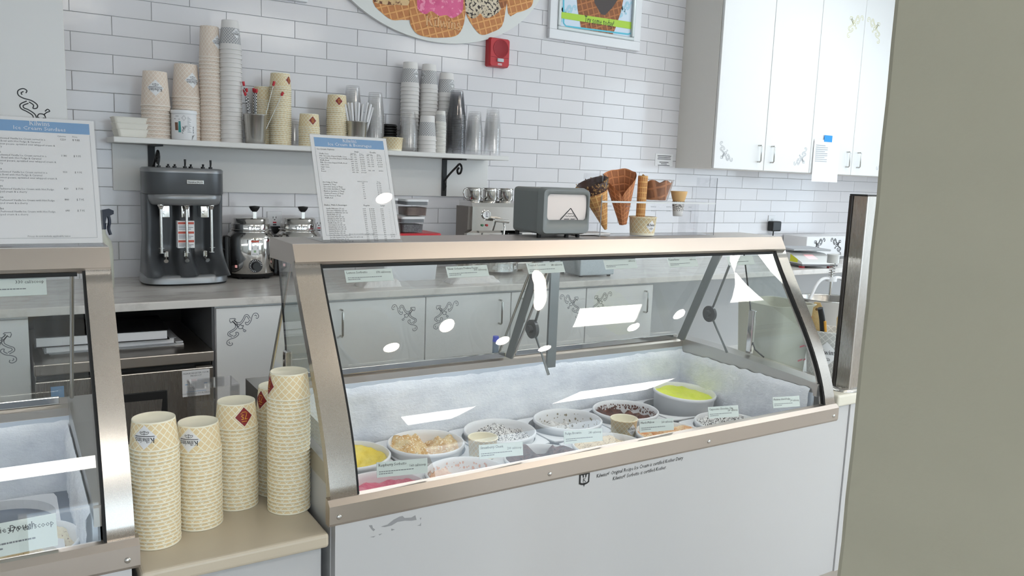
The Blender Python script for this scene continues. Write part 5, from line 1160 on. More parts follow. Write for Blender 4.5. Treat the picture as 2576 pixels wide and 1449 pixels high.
# ================================================================ scale and box at the right
p = on(2046, 672, Z=0.914); t = thing('counter_scale', 'white counter scale with red display and steel platform', 'scale', (p.x + 0.03, p.y + 0.10, 0.914), -0.30)
b = MB(); b.prism([(-0.17, 0.022), (-0.165, 0.034), (-0.03, 0.082), (0.13, 0.085), (0.15, 0.06), (0.15, 0.022)], -0.125, 0.125, 'x'); b.build('body', mat('scale_white', C(222, 222, 220), 0.4), t); MB().rbox(-0.127, 0.127, -0.172, 0.152, 0.012, 0.026, 0.005).build('lower_band', mat('scale_grey', C(112, 112, 114), 0.5), t)
MB().cyl(0.05, 0.083, 0.098, 20, 0, 0.03).build('platform_post', mat('scale_grey', C(112, 112, 114), 0.5), t); MB().rbox(-0.135, 0.135, -0.085, 0.145, 0.098, 0.11, 0.005).build('platform', mat('scale_plate', C(176, 178, 180), 0.3, 0.6), t)
sl = lambda a, c: (a, -0.165 + c * 0.942, 0.0346 + c * 0.335)
b = MB(); b.poly([sl(-0.045, 0.05), sl(0.02, 0.05), sl(0.02, 0.115), sl(-0.045, 0.115)]); b.build('display', L_LED, t); b = MB(); b.poly([(-0.1256, -0.12, 0.03), (-0.1256, -0.12, 0.05), (-0.1256, -0.04, 0.075), (-0.1256, -0.04, 0.03)][::-1]); b.build('yellow_sticker', mat('yellow_print', C(222, 220, 40), 0.5), t)
for x in (-0.1, 0.1):
    for y in (-0.13, 0.12): MB().cyl(0.018, 0, 0.013, 12, x, y).build('foot', REDP, t)
p0 = on(2000, 600, Y=-0.12); p1 = on(2108, 600, Y=-0.12); t = thing('scroll_box', 'white carton printed with black scrolls behind the scale', 'box', ((p0.x + p1.x) / 2, -0.12, 0.914)); w = (p1.x - p0.x) / 2
MB().rbox(-w, w, -0.10, 0.10, 0, 0.15, 0.003, 1).build('carton', PAPER, t)
for sx in (-w * 0.45, w * 0.35): scroll_decal(t, sx, -0.1008, 0.075, 0.13, flipx=sx > 0, m=INK, w=0.035)
p = on(2130, 640, Y=-0.35); o = MB().tube([(p.x - 0.12, -0.35, 0.93), (p.x + 0.25, -0.33, 0.93)], 0.012, 10, radii=[0.008, 0.012]).build('rolling_tool', mat('grey_tool', C(130, 130, 130), 0.4)); tag(o, 'grey metal rod tool lying on the worktop beside the carton', 'tool')

# ================================================================ worktable right of the case
t = thing('side_worktable', 'white worktable behind the right end of the freezer case', 'table', (3.2, -1.52, 0)); MB().rbox(-0.70, 0.75, -0.44, 0.44, 0.585, 0.612, 0.004).build('worktop', WHITE, t); MB().box(-0.68, 0.73, -0.42, 0.42, 0.06, 0.585).build('body', WHITE, t); MB().box(-0.66, 0.7, -0.4, 0.4, 0, 0.06).build('toe_kick', DARK, t)
TZ = 0.6122
p = on(1880, 895, Z=TZ); t = thing('measuring_bucket', 'square translucent measuring bucket with red marks', 'bucket', (2.815, -1.52, TZ)); b = MB()
slab(b, [(0, rrect(-0.105, 0.105, -0.105, 0.105, 0.03)), (0.29, rrect(-0.12, 0.12, -0.12, 0.12, 0.035)), (0.302, rrect(-0.13, 0.13, -0.13, 0.13, 0.035)), (0.304, rrect(-0.13, 0.13, -0.13, 0.13, 0.035)), (0.303, rrect(-0.119, 0.119, -0.119, 0.119, 0.035)), (0.006, rrect(-0.1, 0.1, -0.1, 0.1, 0.03))], True, False); b.build('tub', MILKY, t)
b = MB()
for i in range(4):
    for k, (u, v) in enumerate(((0.0, 0.030), (0.036, 0.050))): b.ribbon([(u, 0), (v, 0.004)], 0.007, lambda a, c, i=i: (a + 0.04, -0.1095 - 0.0135 * i / 3.2, c + 0.06 + i * 0.062))
b.build('graduations', mat('red_marker', C(206, 60, 80), 0.6), t); p = (3.42, -1.35); t = thing('mixing_bowl', 'deep stainless mixing bowl with spring loaded beater rod', 'mixing bowl', (p[0], p[1], TZ))
MB().lathe([(0, 0.0), (0.10, 0.0), (0.125, 0.02), (0.14, 0.09), (0.145, 0.255), (0.150, 0.26), (0.148, 0.263), (0.142, 0.257), (0.136, 0.09), (0.12, 0.022), (0, 0.01)], 44).build('bowl', SATIN, t); MB().lathe([(0.146, 0.06), (0.149, 0.064), (0.146, 0.068)], 44).build('bowl_ring', SATIN, t)
b = MB(); b.cyl(0.006, 0.1, 0.40, 10); b.build('rod', CHROME, t); b = MB(); hel = [(0.014 * math.cos(k * 0.7), 0.014 * math.sin(k * 0.7), 0.37 + k * 0.0014) for k in range(46)]; b.tube(hel, 0.0022, 6); b.build('spring', SATIN, t)
b = MB(); b.cyl(0.028, 0.435, 0.47, 20); b.cyl(0.03, 0.47, 0.478, 20); b.build('cap', mat('pale_grey_cap', C(206, 206, 204), 0.4), t); b = MB(); b.cyl(0.026, 0.345, 0.365, 8); b.build('nut', PLASTW, t)
for s in (-1, 1): b = MB(); b.tube(cat_rom([(0, 0, 0.355), (0.06 * s, 0, 0.36), (0.11 * s, 0, 0.33), (0.15 * s, 0, 0.262)], 5), 0.008, 8); b.build('arm', PLASTW, t)
o = MB().lathe([(0, 0.251), (0.07, 0.25), (0.138, 0.248)], 30); 
p = on(2098, 958, Z=TZ); BKT = mk_cup('bucket_lattice', C(206, 204, 200), C(236, 234, 230), 18.0, 34.0, (0.02, 0.4), 0.08)
t = thing('lattice_bucket', 'white lattice printed paper bucket holding wooden spoons by the post', 'bucket', (p.x + 0.05, p.y + 0.085, TZ)); kx, ky = p.x + 0.05, p.y + 0.085; b = MB(); b.lathe([(0, 0.002), (0.072, 0.0), (0.090, 0.195), (0.093, 0.197), (0.093, 0.203), (0.089, 0.203), (0.070, 0.006), (0, 0.006)], 40); b.build('bucket', BKT, t)
th = math.atan2(CAM.y - ky, CAM.x - kx); f = lambda off: (lambda a, c: ((0.082 + off + c * 0.09) * math.cos(th + a / 0.083), (0.082 + off + c * 0.09) * math.sin(th + a / 0.083), 0.105 + c)); w = 0.075
b = MB(); grid_poly(b, f(0.0006), [(-w * 0.7, 0), (0, -w * 0.75), (w * 0.7, 0), (0, w * 0.75)]); b.build('white_diamond', PAPER, t); b = MB(); g = f(0.0016)
for q in WORD: b.poly([g((x - 0.5) * w, (y + 0.02) * w) for x, y in q])
b.poly([g(-w * 0.5, -0.035 * w), g(w * 0.5, -0.035 * w), g(w * 0.5, -0.07 * w), g(-w * 0.5, -0.07 * w)])
for q in FLOUR: b.ribbon([(x * w * 0.55, -0.24 * w - y * w * 0.5) for x, y in q], 0.022 * w, g)
b.build('printed_logo', INK, t); WOOD = mk_cream('pale_wood', C(214, 184, 130), C(198, 164, 108))
for i, (dx, dy, lx, hh) in enumerate(((0.0, 0.03, -0.03, 0.30), (0.03, -0.02, 0.02, 0.27))):
    t = thing('wooden_paddle', 'pale wooden paddle standing in the lattice bucket', 'paddle', (kx + dx, ky + dy, TZ + 0.01), 0, 'wooden paddles in the bucket'); b = MB(); b.M = Matrix.Rotation(th + PI / 2, 4, 'Z'); pl = [(lx - 0.012, 0), (lx + 0.012, 0), (lx + 0.022, hh - 0.08), (lx + 0.026, hh - 0.03), (lx + 0.012, hh), (lx - 0.012, hh), (lx - 0.026, hh - 0.03), (lx - 0.022, hh - 0.08)]; b.prism(pl, -0.004, 0.004, 'y'); b.build('blade', WOOD, t)
    b = MB(); b.M = Matrix.Rotation(th + PI / 2, 4, 'Z') @ Matrix.Translation((lx, -0.0045, hh - 0.03)) @ Matrix.Rotation(PI / 2, 4, 'X'); b.disc(0.006, 0, 12); b.build('hang_hole', mat('wood_hole', C(120, 86, 50), 0.8), t)
t = thing('black_spatula', 'black handled spatula leaning in the lattice bucket', 'spatula', (kx - 0.035, ky, TZ + 0.01)); b = MB(); b.tube(cat_rom([(0.02, 0, 0), (-0.01, -0.01, 0.15), (-0.035, -0.015, 0.24), (-0.055, -0.015, 0.29)], 5), 0.012, 10); b.build('handle', BLACK, t); b = MB(); b.tube([(-0.012, -0.022, 0.17), (-0.034, -0.028, 0.235)], 0.006, 8); b.build('grip_inlay', mat('orange_inlay', C(220, 160, 60), 0.5), t)

# ================================================================ half wall, post and guard glass
p0 = on(2103, 975, Y=-2.06)
t = thing('half_wall', 'low white panel wall with cream cap beside the freezer case', 'wall panel', (2.66, -2.045, 0)); MB().box(-0.198, -0.10, -0.045, 0.03, 0, 0.645).build('panel', WHITE2, t); MB().box(-0.097, 0.42, -0.05, 0.03, 0, 0.645).build('panel', WHITE2, t); MB().box(-0.199, 0.42, -0.04, 0.03, 0, 0.64).build('backing', DARK, t)
MB().rbox(-0.19, 0.43, -0.062, 0.06, 0.645, 0.688, 0.008, 3).build('cap', mat('cream_cap', C(226, 222, 208), 0.4), t)
a = on(2109, 962, Y=-2.05); c = on(2145, 962, Y=-2.05); zt = on(2176, 491, Y=-2.05).z; xc = (a.x + c.x) / 2 + 0.004; w = (c.x - a.x) / 2
t = thing('guard_post', 'square brushed steel post rising from the half wall', 'post', (xc, -2.05, 0.688)); MB().rbox(-w + 0.004, w, -0.04, 0.018, 0.004, zt - 0.688, 0.004).build('post', STEELV, t); MB().rbox(-w, w - 0.01, 0.018, 0.032, 0.004, zt - 0.690, 0.003).build('edge_strip', mat('dark_bronze', C(70, 66, 64), 0.35, 0.5), t); MB().rbox(-w - 0.001, w + 0.001, -0.041, 0.031, zt - 0.691, zt - 0.685, 0.003).build('end_cap', BLACK, t)
b = MB(); slab(b, [(0.0005, sell(w + 0.03, 0.055, 2.6)), (0.008, sell(w + 0.028, 0.053, 2.6)), (0.012, sell(w + 0.01, 0.042, 2.6))]); b.build('base_flange', SATIN, t); 
o = MB().box(xc + w + 0.04, xc + w + 0.40, -2.056, -2.046, 0.70, zt - 0.01).build('guard_glass', GLASS2); tag(o, 'clear guard glass pane held beside the steel post', 'glass pane')
# ================================================================ menu signs on the hoods
def menu(xr, wid, label, title, fill, base_x=None):
    H_ = 0.294; tl = 0.383; up = Vector((0, math.sin(tl), math.cos(tl))); nn = Vector((0, -math.cos(tl), math.sin(tl))); L = Vector((xr - wid / 2, -1.80, 1.2275))
    t = thing('menu_sign', label, 'menu sign', L)
    def fn(o): return lambda a, c: tuple(Vector((a, 0, 0)) + up * c + nn * o + Vector((0, 0, 0.005)))
    def slabq(w0, w1, h0, h1, o0, o1, name, m):
        b = MB(); q = [(w0, h0), (w1, h0), (w1, h1), (w0, h1)]; f0, f1 = fn(o0), fn(o1); b.add([f0(*p) for p in q] + [f1(*p) for p in q], [(3, 2, 1, 0), (4, 5, 6, 7), (0, 1, 5, 4), (1, 2, 6, 5), (2, 3, 7, 6), (3, 0, 4, 7)]); return b.build(name, m, t)
    w = wid / 2
    slabq(-w - 0.002, w + 0.002, -0.001, H_ + 0.002, -0.003, -0.001, 'acrylic_back', ACRYL); slabq(-w + 0.001, w - 0.001, 0.002, H_, -0.0009, 0.0, 'paper', PAPER)
    slabq(-w - 0.002, w + 0.002, -0.001, H_ + 0.002, 0.0016, 0.0034, 'acrylic_front', mk_acr()); slabq(-w * 0.9, w * 0.9, H_ - 0.034, H_ - 0.008, 0.0, 0.0004, 'title_band', BLUEB)
    b = MB(); b.box(-w, w, -0.012, 0.14, 0.0004, 0.0026); b.build('acrylic_base', ACRYL, t)
    f = fn(0.0007); b = MB()
    for p in WORD: b.poly([f((x - 0.5) * w * 0.36, y * w * 0.36 + H_ - 0.0185) for x, y in p])
    b.text(title, 0.0125, lambda a, c: f(a, c + H_ - 0.0295), 'CENTER', 1.05); b.build('title_lettering', PAPER, t)
    f = fn(0.0005); b = MB(); bl = MB(); fill(b, bl, f, w, H_); b.build('lettering', INK, t); bl.build('pale_lettering', INKG, t)
    r = MB(); q = [(-w * 0.9, H_ - 0.036), (-w * 0.9, 0.014), (w * 0.9, 0.014), (w * 0.9, H_ - 0.036)]; r.ribbon(q[:2], 0.0007, f); r.ribbon(q[1:3], 0.0007, f); r.ribbon(q[2:], 0.0007, f); r.build('border_line', INKP, t)
_ma = []
def mk_acr():
    if not _ma: _ma.append(mk_glass('sign_acrylic', (0.985, 0.985, 0.985, 1), 1.42))
    return _ma[0]
def fill_bev(b, bl, f, w, H):
    z = H - 0.043; s = 0.0062
    def L(x, z, st, m=None, al='LEFT', k=1.0): (m or b).text(st, s * k, lambda a, c: f(a + x, c + z), al, 0.95)
    L(-w * .86, z, 'Ice Cream Options', k=1.05); L(w * .15, z - .003, 'Single', al='CENTER'); L(w * .58, z - .003, 'Double', al='CENTER')
    for x, q in ((.05, 'Calories'), (.26, 'Price'), (.48, 'Calories'), (.72, 'Price')): L(w * x, z - .0085, q, bl, 'CENTER', .8)
    rows = ['Waffle Cone', 'Milk Chocolate Dipped Waffle Cone', 'Peanut Milk Chocolate Dipped Waffle Cone', 'Waffle Bowl', 'Milk Chocolate Dipped Waffle Bowl', 'Cake Cone', 'Sugar Cone', 'Dish', 'Pound']
    pr = ['7.50', '8.95', '8.95', '7.50', '8.95', '6.50', '6.50', '6.50', '16.50']
    for i, q in enumerate(rows):
        zz = z - .0125 - i * .0062; L(-w * .82, zz, q, k=.86); L(w * .05, zz, '%d - %d' % (270 + 37 * ((i * 3) % 5), 510 + 41 * ((i * 2) % 5)), None, 'CENTER', .8); L(w * .27, zz, '$ ' + pr[i], None, 'CENTER', .85)
        if i < 6 or i == 7: L(w * .48, zz, '%d - %d' % (440 + 33 * ((i * 2) % 6), 904 + 25 * (i % 4)), None, 'CENTER', .8); L(w * .73, zz, '$ ' + ('9.50', '10.95', '10.95', '9.50', '10.95', '8.50', '', '8.50')[i], None, 'CENTER', .85)
    z -= .088; L(w * .2, z, 'Added Calories', bl, 'CENTER', .8); L(w * .62, z, 'Price', bl, 'CENTER', .8)
    for i, q in enumerate(['Hot Fudge (2 Tbsp)', 'Caramel (2 Tbsp)', 'Chocolate Syrup (2 Tbsp)', 'Chocolate Sprinkles (1 Tbsp)', 'Rainbow Sprinkles (1 Tbsp)', 'Crushed Peanuts (2 Tbsp)', 'Pecan Pieces (2 Tbsp)', 'Waffle Roll']):
        zz = z - .0045 - i * .0062; L(-w * .82, zz, q, k=.86); L(w * .2, zz, str((120, 110, 110, 90, 90, 110, 110, 140)[i]), None, 'CENTER', .8); L(w * .62, zz, '$ 1.50', None, 'CENTER', .85)
    z -= .068; L(-w * .86, z, 'Shakes, Malts & Beverages', k=1.0); L(w * .22, z, 'Regular', al='CENTER'); L(w * .64, z, 'Large', al='CENTER')
    it = ['Vanilla Milkshake (20 oz)', 'Chocolate Milkshake (20 oz)', 'Strawberry Milkshake (20 oz)', 'Vanilla Malt (20 oz)', 'Chocolate Malt (20 oz)', 'Strawberry Malt (20 oz)', 'Root Beer Float (20 oz)', 'Vanilla Soda (20 oz)', 'Chocolate Soda (20 oz)', 'Strawberry Soda (20 oz)', 'Sunburst Rocker (20 oz)', 'Sunrise Rocker (20 oz)', 'Sunset Rocker (20 oz)', 'Hot Chocolate (12 oz/16 oz)', 'Sea Salt Caramel Hot Chocolate (12 oz/16 oz)', 'Drinking Chocolate (4 oz)', 'Iced Drinking Chocolate (20 oz)', 'Water (16.9 oz bottle)']
    for i, q in enumerate(it):
        zz = z - .0095 - i * .0056; L(-w * .82, zz, q, k=.82); L(w * .14, zz, str(1010 + 90 * (i % 4) if i < 6 else 390 + 40 * (i % 6)), None, 'CENTER', .78); L(w * .34, zz, '$ %s' % ('10.50' if i < 6 else ('8.50', '10.50', '4.95', '2.95')[i % 4]), None, 'CENTER', .82); L(w * .6, zz, str(1010 + 90 * (i % 4) if i < 6 else 390 + 40 * (i % 6)), None, 'CENTER', .78)
        if i in (13, 14): L(w * .8, zz, '$ 5.95', None, 'CENTER', .82)
        else: L(w * .8, zz, '\u2014', bl, 'CENTER', .8)
    L(0, .0155, 'Prices do not include applicable taxes', bl, 'CENTER', .8)
def fill_sun(b, bl, f, w, H):
    z = H - 0.047; s = 0.0066
    def L(x, z, st, m=None, al='LEFT', k=1.0): (m or b).text(st, s * k, lambda a, c: f(a + x, c + z), al, 0.95)
    L(w * .38, z + .004, 'Calories', bl, 'CENTER', .8); L(w * .62, z + .004, 'Price', bl, 'CENTER', .8)
    bl4 = ['Old Fashioned Vanilla Ice Cream served in a', 'Waffle Bowl with Hot Fudge & Caramel', 'with sweet pecans, sprinkled over whipped cream &', 'a cherry']
    bl2 = ['Old Fashioned Vanilla Ice Cream with Hot Fudge', 'whipped cream & a cherry']
    for n, cal, pr in ((4, '1220', '$ 9.95'), (4, '1180', '$ 9.95'), (4, '950', '$ 9.95'), (2, '820', '$ 7.95'), (2, '880', '$ 7.95'), (2, '640', '$ 7.95')):
        L(-w * .86, z, 'Sundae', k=1.05); L(w * .4, z - .004, cal, al='CENTER', k=.95); L(w * .64, z - .004, pr, al='CENTER', k=.95)
        for q in (bl4 if n == 4 else bl2): z -= .0066; L(-w * .84, z, q, bl, k=.9)
        z -= .0125
    L(w * .05, .0165, 'Prices do not include applicable taxes', bl, 'CENTER', .85)
menu(0.915, 0.219, 'acrylic menu sign headed Ice Cream & Beverages on the case hood', 'Ice Cream & Beverages', fill_bev)
menu(0.189, 0.219, 'acrylic menu sign headed Ice Cream Sundaes on the left hood', 'Ice Cream Sundaes', fill_sun)

# ================================================================ napkin dispenser
t = thing('napkin_dispenser', 'grey tabletop napkin dispenser with white napkins on the hood', 'napkin dispenser', (1.488, -1.69, 1.2272), 0.0); w, h = 0.094, 0.155
b = MB(); b.rbox(-w + 0.006, w - 0.006, -0.062, 0.095, 0.012, h, 0.012, 3); b.build('body', NAPG, t)
b = MB(); out = rrect(-w, w, 0.010, h + 0.002, 0.016); inn = rrect(-w + 0.018, w - 0.014, 0.056, 0.138, 0.014); n = len(out); pr = rrect(-w + 0.006, w - 0.006, 0.016, h - 0.004, 0.014)
b.add([(x, -0.060, z) for x, z in out] + [(x, -0.085, z) for x, z in pr], [(k, (k + 1) % n, n + (k + 1) % n, n + k) for k in range(n)], True)
b.add([(x, -0.085, z) for x, z in pr] + [(x, -0.087, z) for x, z in inn] + [(x, -0.076, z) for x, z in inn], [(k, (k + 1) % n, n + (k + 1) % n, n + k) for k in range(n)] + [(n + k, n + (k + 1) % n, 2 * n + (k + 1) % n, 2 * n + k) for k in range(n)], True); b.build('face_plate', NAPG, t)
b = MB(); rows = []
for i in range(9):
    v = i / 8; rows.append([(-w + 0.02 + (2 * w - 0.036) * k / 8, -0.077 - 0.004 * math.sin(PI * v) - 0.0015 * math.sin(PI * k / 8), 0.057 + 0.08 * v) for k in range(9)])
b.sheet(rows); b.build('napkin', NAPKIN, t)
tri = [(-0.034, 0.058), (0.004, 0.094), (0.034, 0.058)]; b = MB(); ff = lambda a, c: (a + 0.012, -0.0825, c)
b.ribbon(tri[:2], 0.003, ff); b.ribbon(tri[1:], 0.003, ff); b.ribbon([(-0.02, 0.060), (0.0, 0.060)], 0.0022, ff); b.ribbon([(0.005, 0.060), (0.022, 0.060)], 0.0022, ff)
for k, (a0, a1, z) in enumerate(((-0.008, 0.012, 0.077), (-0.016, 0.022, 0.069))): b.ribbon([(a0 + (a1 - a0) * i / 10, z + 0.0016 * math.sin(i * 2.3)) for i in range(11)], 0.0012, ff)
b.build('printed_logo', INK, t)
for x, y in ((-0.075, -0.045), (0.075, -0.045), (-0.075, 0.08), (0.075, 0.08), (0.02, -0.06)): MB().cyl(0.007, 0, 0.014, 12, x, y).build('foot', RUBBER, t)
MB().tube([(-w + 0.004, -0.058, 0.016), (-w + 0.004, -0.058, h - 0.01)], 0.0008, 6).build('seam', RUBBER, t)

# ================================================================ cone display
x0, x1 = on(1508, 590, Y=-1.735).x, on(1757, 590, Y=-1.66).x
t = thing('cone_display_stand', 'clear acrylic cone display stand on the case hood', 'display stand', ((x0 + x1) / 2, -1.69, 1.2272)); w = (x1 - x0) / 2; hz = 0.205
for xa in (-w, w - 0.003): MB().box(xa, xa + 0.003, -0.045, 0.055, 0, hz).build('side_panel', ACRYL, t)
MB().box(-w, w, -0.045, 0.055, 0.0, 0.003).build('base', ACRYL, t); MB().box(-w + 0.003, w - 0.003, 0.052, 0.055, 0.003, hz - 0.03).build('back_panel', ACRYL, t)
MB().box(-w + 0.003, w - 0.003, -0.045, 0.052, 0.112, 0.117).build('shelf', ACRYL, t); MB().box(-w + 0.003, w - 0.003, -0.0462, -0.045, 0.1115, 0.1175).build('shelf_edge', mat('bright_acrylic_edge', C(222, 224, 226), 0.15), t); [MB().box(xa, xa + 0.003, -0.0458, -0.0452, 0, hz).build('panel_edge', mat('grey_acrylic_edge', C(120, 124, 128), 0.3), t) for xa in (-w, w - 0.003)]; MB().box(w - 0.085, w - 0.083, -0.045, 0.052, 0.003, 0.112).build('divider', ACRYL, t)
b = MB(); ln = vplane(0, -0.0466, 0)
for px, words in ((1643, ('WAFFLE', 'ROLL')), (1682, ('WAFFLE', 'BOWL')), (1735, ('CAKE', 'CONE')), (1580, ('WAFFLE', 'CONE')), (1532, ('DIPPED',))):
    q = on(px, 530, Y=-1.7366)
    for i, s in enumerate(words): b.text(s, 0.0068, lambda a, c, i=i, q=q: (q.x - (x0 + x1) / 2 + a, -0.0466, 0.098 - i * 0.014 + c), 'CENTER')
b.build('lettering', INKG, t)
def cone(name, label, top, tip, R, m, dipped=False, wrap=False, rt=0.005):
    top, tip = Vector(top), Vector(tip); ax = top - tip; L = ax.length; M = Matrix.Translation(tip) @ ax.to_track_quat('Z', 'Y').to_matrix().to_4x4(); t = thing(name, label, 'cone', tip)
    Mi = Matrix.Translation(-tip) @ M
    b = MB(); b.M = Mi; prof = [(0.0005, 0), (rt, 0.002)] + [(rt + (R - rt) * q, L * q) for q in (0.2, 0.4, 0.6, 0.8, 1.0)] + [(R - 0.003, L), (R * 0.55, L * 0.55), (0.001, L * 0.2)]
    b.lathe(prof, 36); cn = b.build('wafer', m, t)
    if wrap:
        cn.name = 'wafer_core'; bpy.data.objects.remove(cn, do_unlink=True)
        for off, nm in ((0.0, 'wafer'), (-0.003, 'wafer_lining')):
            b = MB(); dl = M.to_3x3().inverted() @ (CAM - top); th = math.atan2(dl.y, dl.x) + 0.1; rows = []; uvs = []
            for i in range(19):
                u = i / 18; row = []
                for k in range(49):
                    a = 2 * PI * k / 48; fr = abs(math.sin(a / 2)); h_ = L * (0.60 + 0.52 * fr ** 0.8 + 0.03 * noise(a * 2.0, 3, 1)) ; z = 0.002 + h_ * u
                    rr = rt + (R - rt) * (z / L) * (1.0 + 0.10 * max(0, z / L - 0.6) * fr) + off + (0.0035 if k > 44 and off == 0 else 0)
                    row.append(tuple(Mi @ Vector((rr * math.cos(a + th), rr * math.sin(a + th), z))))
                rows.append(row)
            n_ = 49; v_ = [p for r_ in rows for p in r_]; f_ = []; uv_ = []
            for i in range(18):
                for k in range(48): f_.append((i * n_ + k, i * n_ + k + 1, (i + 1) * n_ + k + 1, (i + 1) * n_ + k)); uv_.append([(k / 48, L * i / 18), ((k + 1) / 48, L * i / 18), ((k + 1) / 48, L * (i + 1) / 18), (k / 48, L * (i + 1) / 18)])
            b.add(v_, f_, True, uv_); b.build(nm, m, t)
    if False:
        b = MB(); b.M = Mi; rows = []
        for i in range(13):
            u = i / 12; row = []
            for k in range(19):
                a = -1.9 + 3.4 * k / 18 - PI / 2; top_h = L * (1.16 - 0.62 * abs((k / 18) - 0.48) ** 1.0 * (1.0 if k < 9 else 1.3)); z = L * 0.25 + (top_h - L * 0.25) * u; rr = rt + (R - rt) * min(z / L, 1.12) + 0.004 + 0.006 * u * (abs(k - 9) / 9)
                row.append((rr * math.cos(a), rr * math.sin(a), z))
            rows.append(row)
        b.M = Mi @ Matrix.Rotation(WR, 4, 'Z'); b.sheet(rows); b.build('folded_flap', m, t)
    if dipped:
        CH = mat('dark_dip', C(66, 40, 34), 0.35); NU = mk_cream('chopped_nuts', C(190, 150, 96), C(150, 108, 66), C(96, 62, 40), 0.6, 60)
        b = MB(); b.M = Mi; b.lathe([(R * 0.80, L * 0.80), (R * 0.89, L * 0.83), (R * 1.06, L * 1.0), (R * 1.02, L * 1.02), (R * 0.9, L * 1.0), (R * 0.7, L * 0.8)], 30); b.build('chocolate_dip', CH, t)
        rn = random.Random(4); b = MB()
        for _ in range(150):
            a = rn.uniform(0, 2 * PI); q = rn.uniform(0.84, 1.03); rr = R * (q + 0.04); c = Mi @ Vector((rr * math.cos(a), rr * math.sin(a), L * q)); s = rn.uniform(0.0022, 0.0042)
            b.M = Matrix.Translation(c) @ Matrix.Rotation(rn.uniform(0, 3), 4, 'X') @ Matrix.Rotation(rn.uniform(0, 3), 4, 'Y'); b.add([(-s, 0, 0), (s, 0, 0), (0, -s, 0), (0, s, 0), (0, 0, -s), (0, 0, s * 1.3)], [(0, 2, 5), (2, 1, 5), (1, 3, 5), (3, 0, 5), (2, 0, 4), (1, 2, 4), (3, 1, 4), (0, 3, 4)], True)
        tag(b.build('nut_coating', NU, t), kind='stuff')
    return t
WR = 0.0
YC = -1.695
cone('dipped_waffle_cone', 'waffle cone with nut and chocolate dipped rim in the stand', on(1490, 460, Y=YC), on(1524, 578, Y=YC), 0.052, WAFFLE2, dipped=True)
WR = math.atan2(0, 1) + 0.0
cone('waffle_cone', 'large plain brown waffle cone with folded front in the stand', on(1560, 445, Y=YC), on(1567, 566, Y=YC), 0.054, WAFFLE, wrap=True, rt=0.012)
a, c = on(1618, 442, Y=YC - 0.01), on(1609, 572, Y=YC - 0.01); b = MB(); L = a - c; M = Matrix.Translation(c) @ L.to_track_quat('Z', 'Y').to_matrix().to_4x4(); b.M = M; b.lathe([(0.0155, 0), (0.016, L.length * 0.5), (0.017, L.length * 0.97), (0.0165, L.length), (0.0125, L.length * 0.995), (0.012, L.length * 0.6), (0.001, L.length * 0.55)], 24); b.M = M @ Matrix.Translation((0, 0, 0)); b.tube([(0.006 * math.cos(q), 0.006 * math.sin(q), L.length * (0.9 + 0.12 * q / 6)) for q in (0, 1, 2, 3, 4, 5, 6)], 0.003, 6)
o = b.build('waffle_roll', WAFFLE2); tag(o, 'rolled waffle wafer standing in the tan display cup', 'wafer')
q = on(1628, 592, Z=1.2305); upright_cup('squats', (q.x, -1.715, 1.2304), 'upright tan lattice cup in the cone display stand', True, 0.75)
q = on(1650, 480, Y=YC); zs = 1.2272 + 0.1172; t = thing('waffle_bowl', 'brown waffle bowl in a clear plastic cup on the display shelf', 'waffle bowl', (q.x + 0.004, -1.690, zs))
MB().lathe([(0, 0.001), (0.036, 0.0), (0.042, 0.004), (0.060, 0.072), (0.063, 0.074), (0.062, 0.076), (0.0585, 0.073)], 36).build('clear_cup', CLEARC, t); b = MB(); n = 40; rows = []
for i in range(9):
    u = i / 8; rows.append([((0.036 + 0.019 * u + 0.0018 * math.sin(5 * k)) * math.cos(2 * PI * k / n), (0.036 + 0.019 * u + 0.0018 * math.sin(5 * k)) * math.sin(2 * PI * k / n), 0.005 + u * (0.064 + 0.005 * math.sin(k * 1.1))) for k in range(n + 1)])
b.sheet(rows); b.disc(0.036, 0.006, 30); b.build('wafer', WAFFLED, t)
q = on(1709, 512, Y=YC); t = thing('cake_cone', 'pale cake cone in a printed paper sleeve in the stand', 'cone', (q.x, -1.69, 1.2272 + 0.066)); MB().lathe([(0.001, 0.04), (0.0195, 0.046), (0.021, 0.056), (0.0235, 0.062), (0.0285, 0.082), (0.030, 0.088), (0.029, 0.0885), (0.024, 0.07), (0.001, 0.06)], 30).build('wafer', mat('pale_wafer', C(226, 184, 128), 0.7), t)
SLV = mat('scroll_sleeve', C(230, 226, 224), 0.5); tt = NT(SLV); n1 = tt.noise(tt.coord('Object'), 150, 1, 0.2); tt.color(tt.ramp(n1, [(0.44, C(232, 228, 226)), (0.47, C(40, 40, 44)), (0.53, C(40, 40, 44)), (0.56, C(232, 228, 226))]))
MB().lathe([(0.0185, 0.018), (0.0232, 0.052)], 30).build('printed_sleeve', SLV, t); MB().lathe([(0.001, 0.0), (0.0165, 0.0), (0.0186, 0.018)], 30).build('sleeve_base', PAPER, t)
q = on(1500, 586, Y=-1.66)
o = MB().rbox(-0.07, 0.07, -0.04, 0.04, 0, 0.006, 0.002).build('paper_pad', PAPER); o.location = (1.655, -1.665, 1.2302); tag(o, 'white paper pad lying behind the napkin dispenser', 'paper pad')

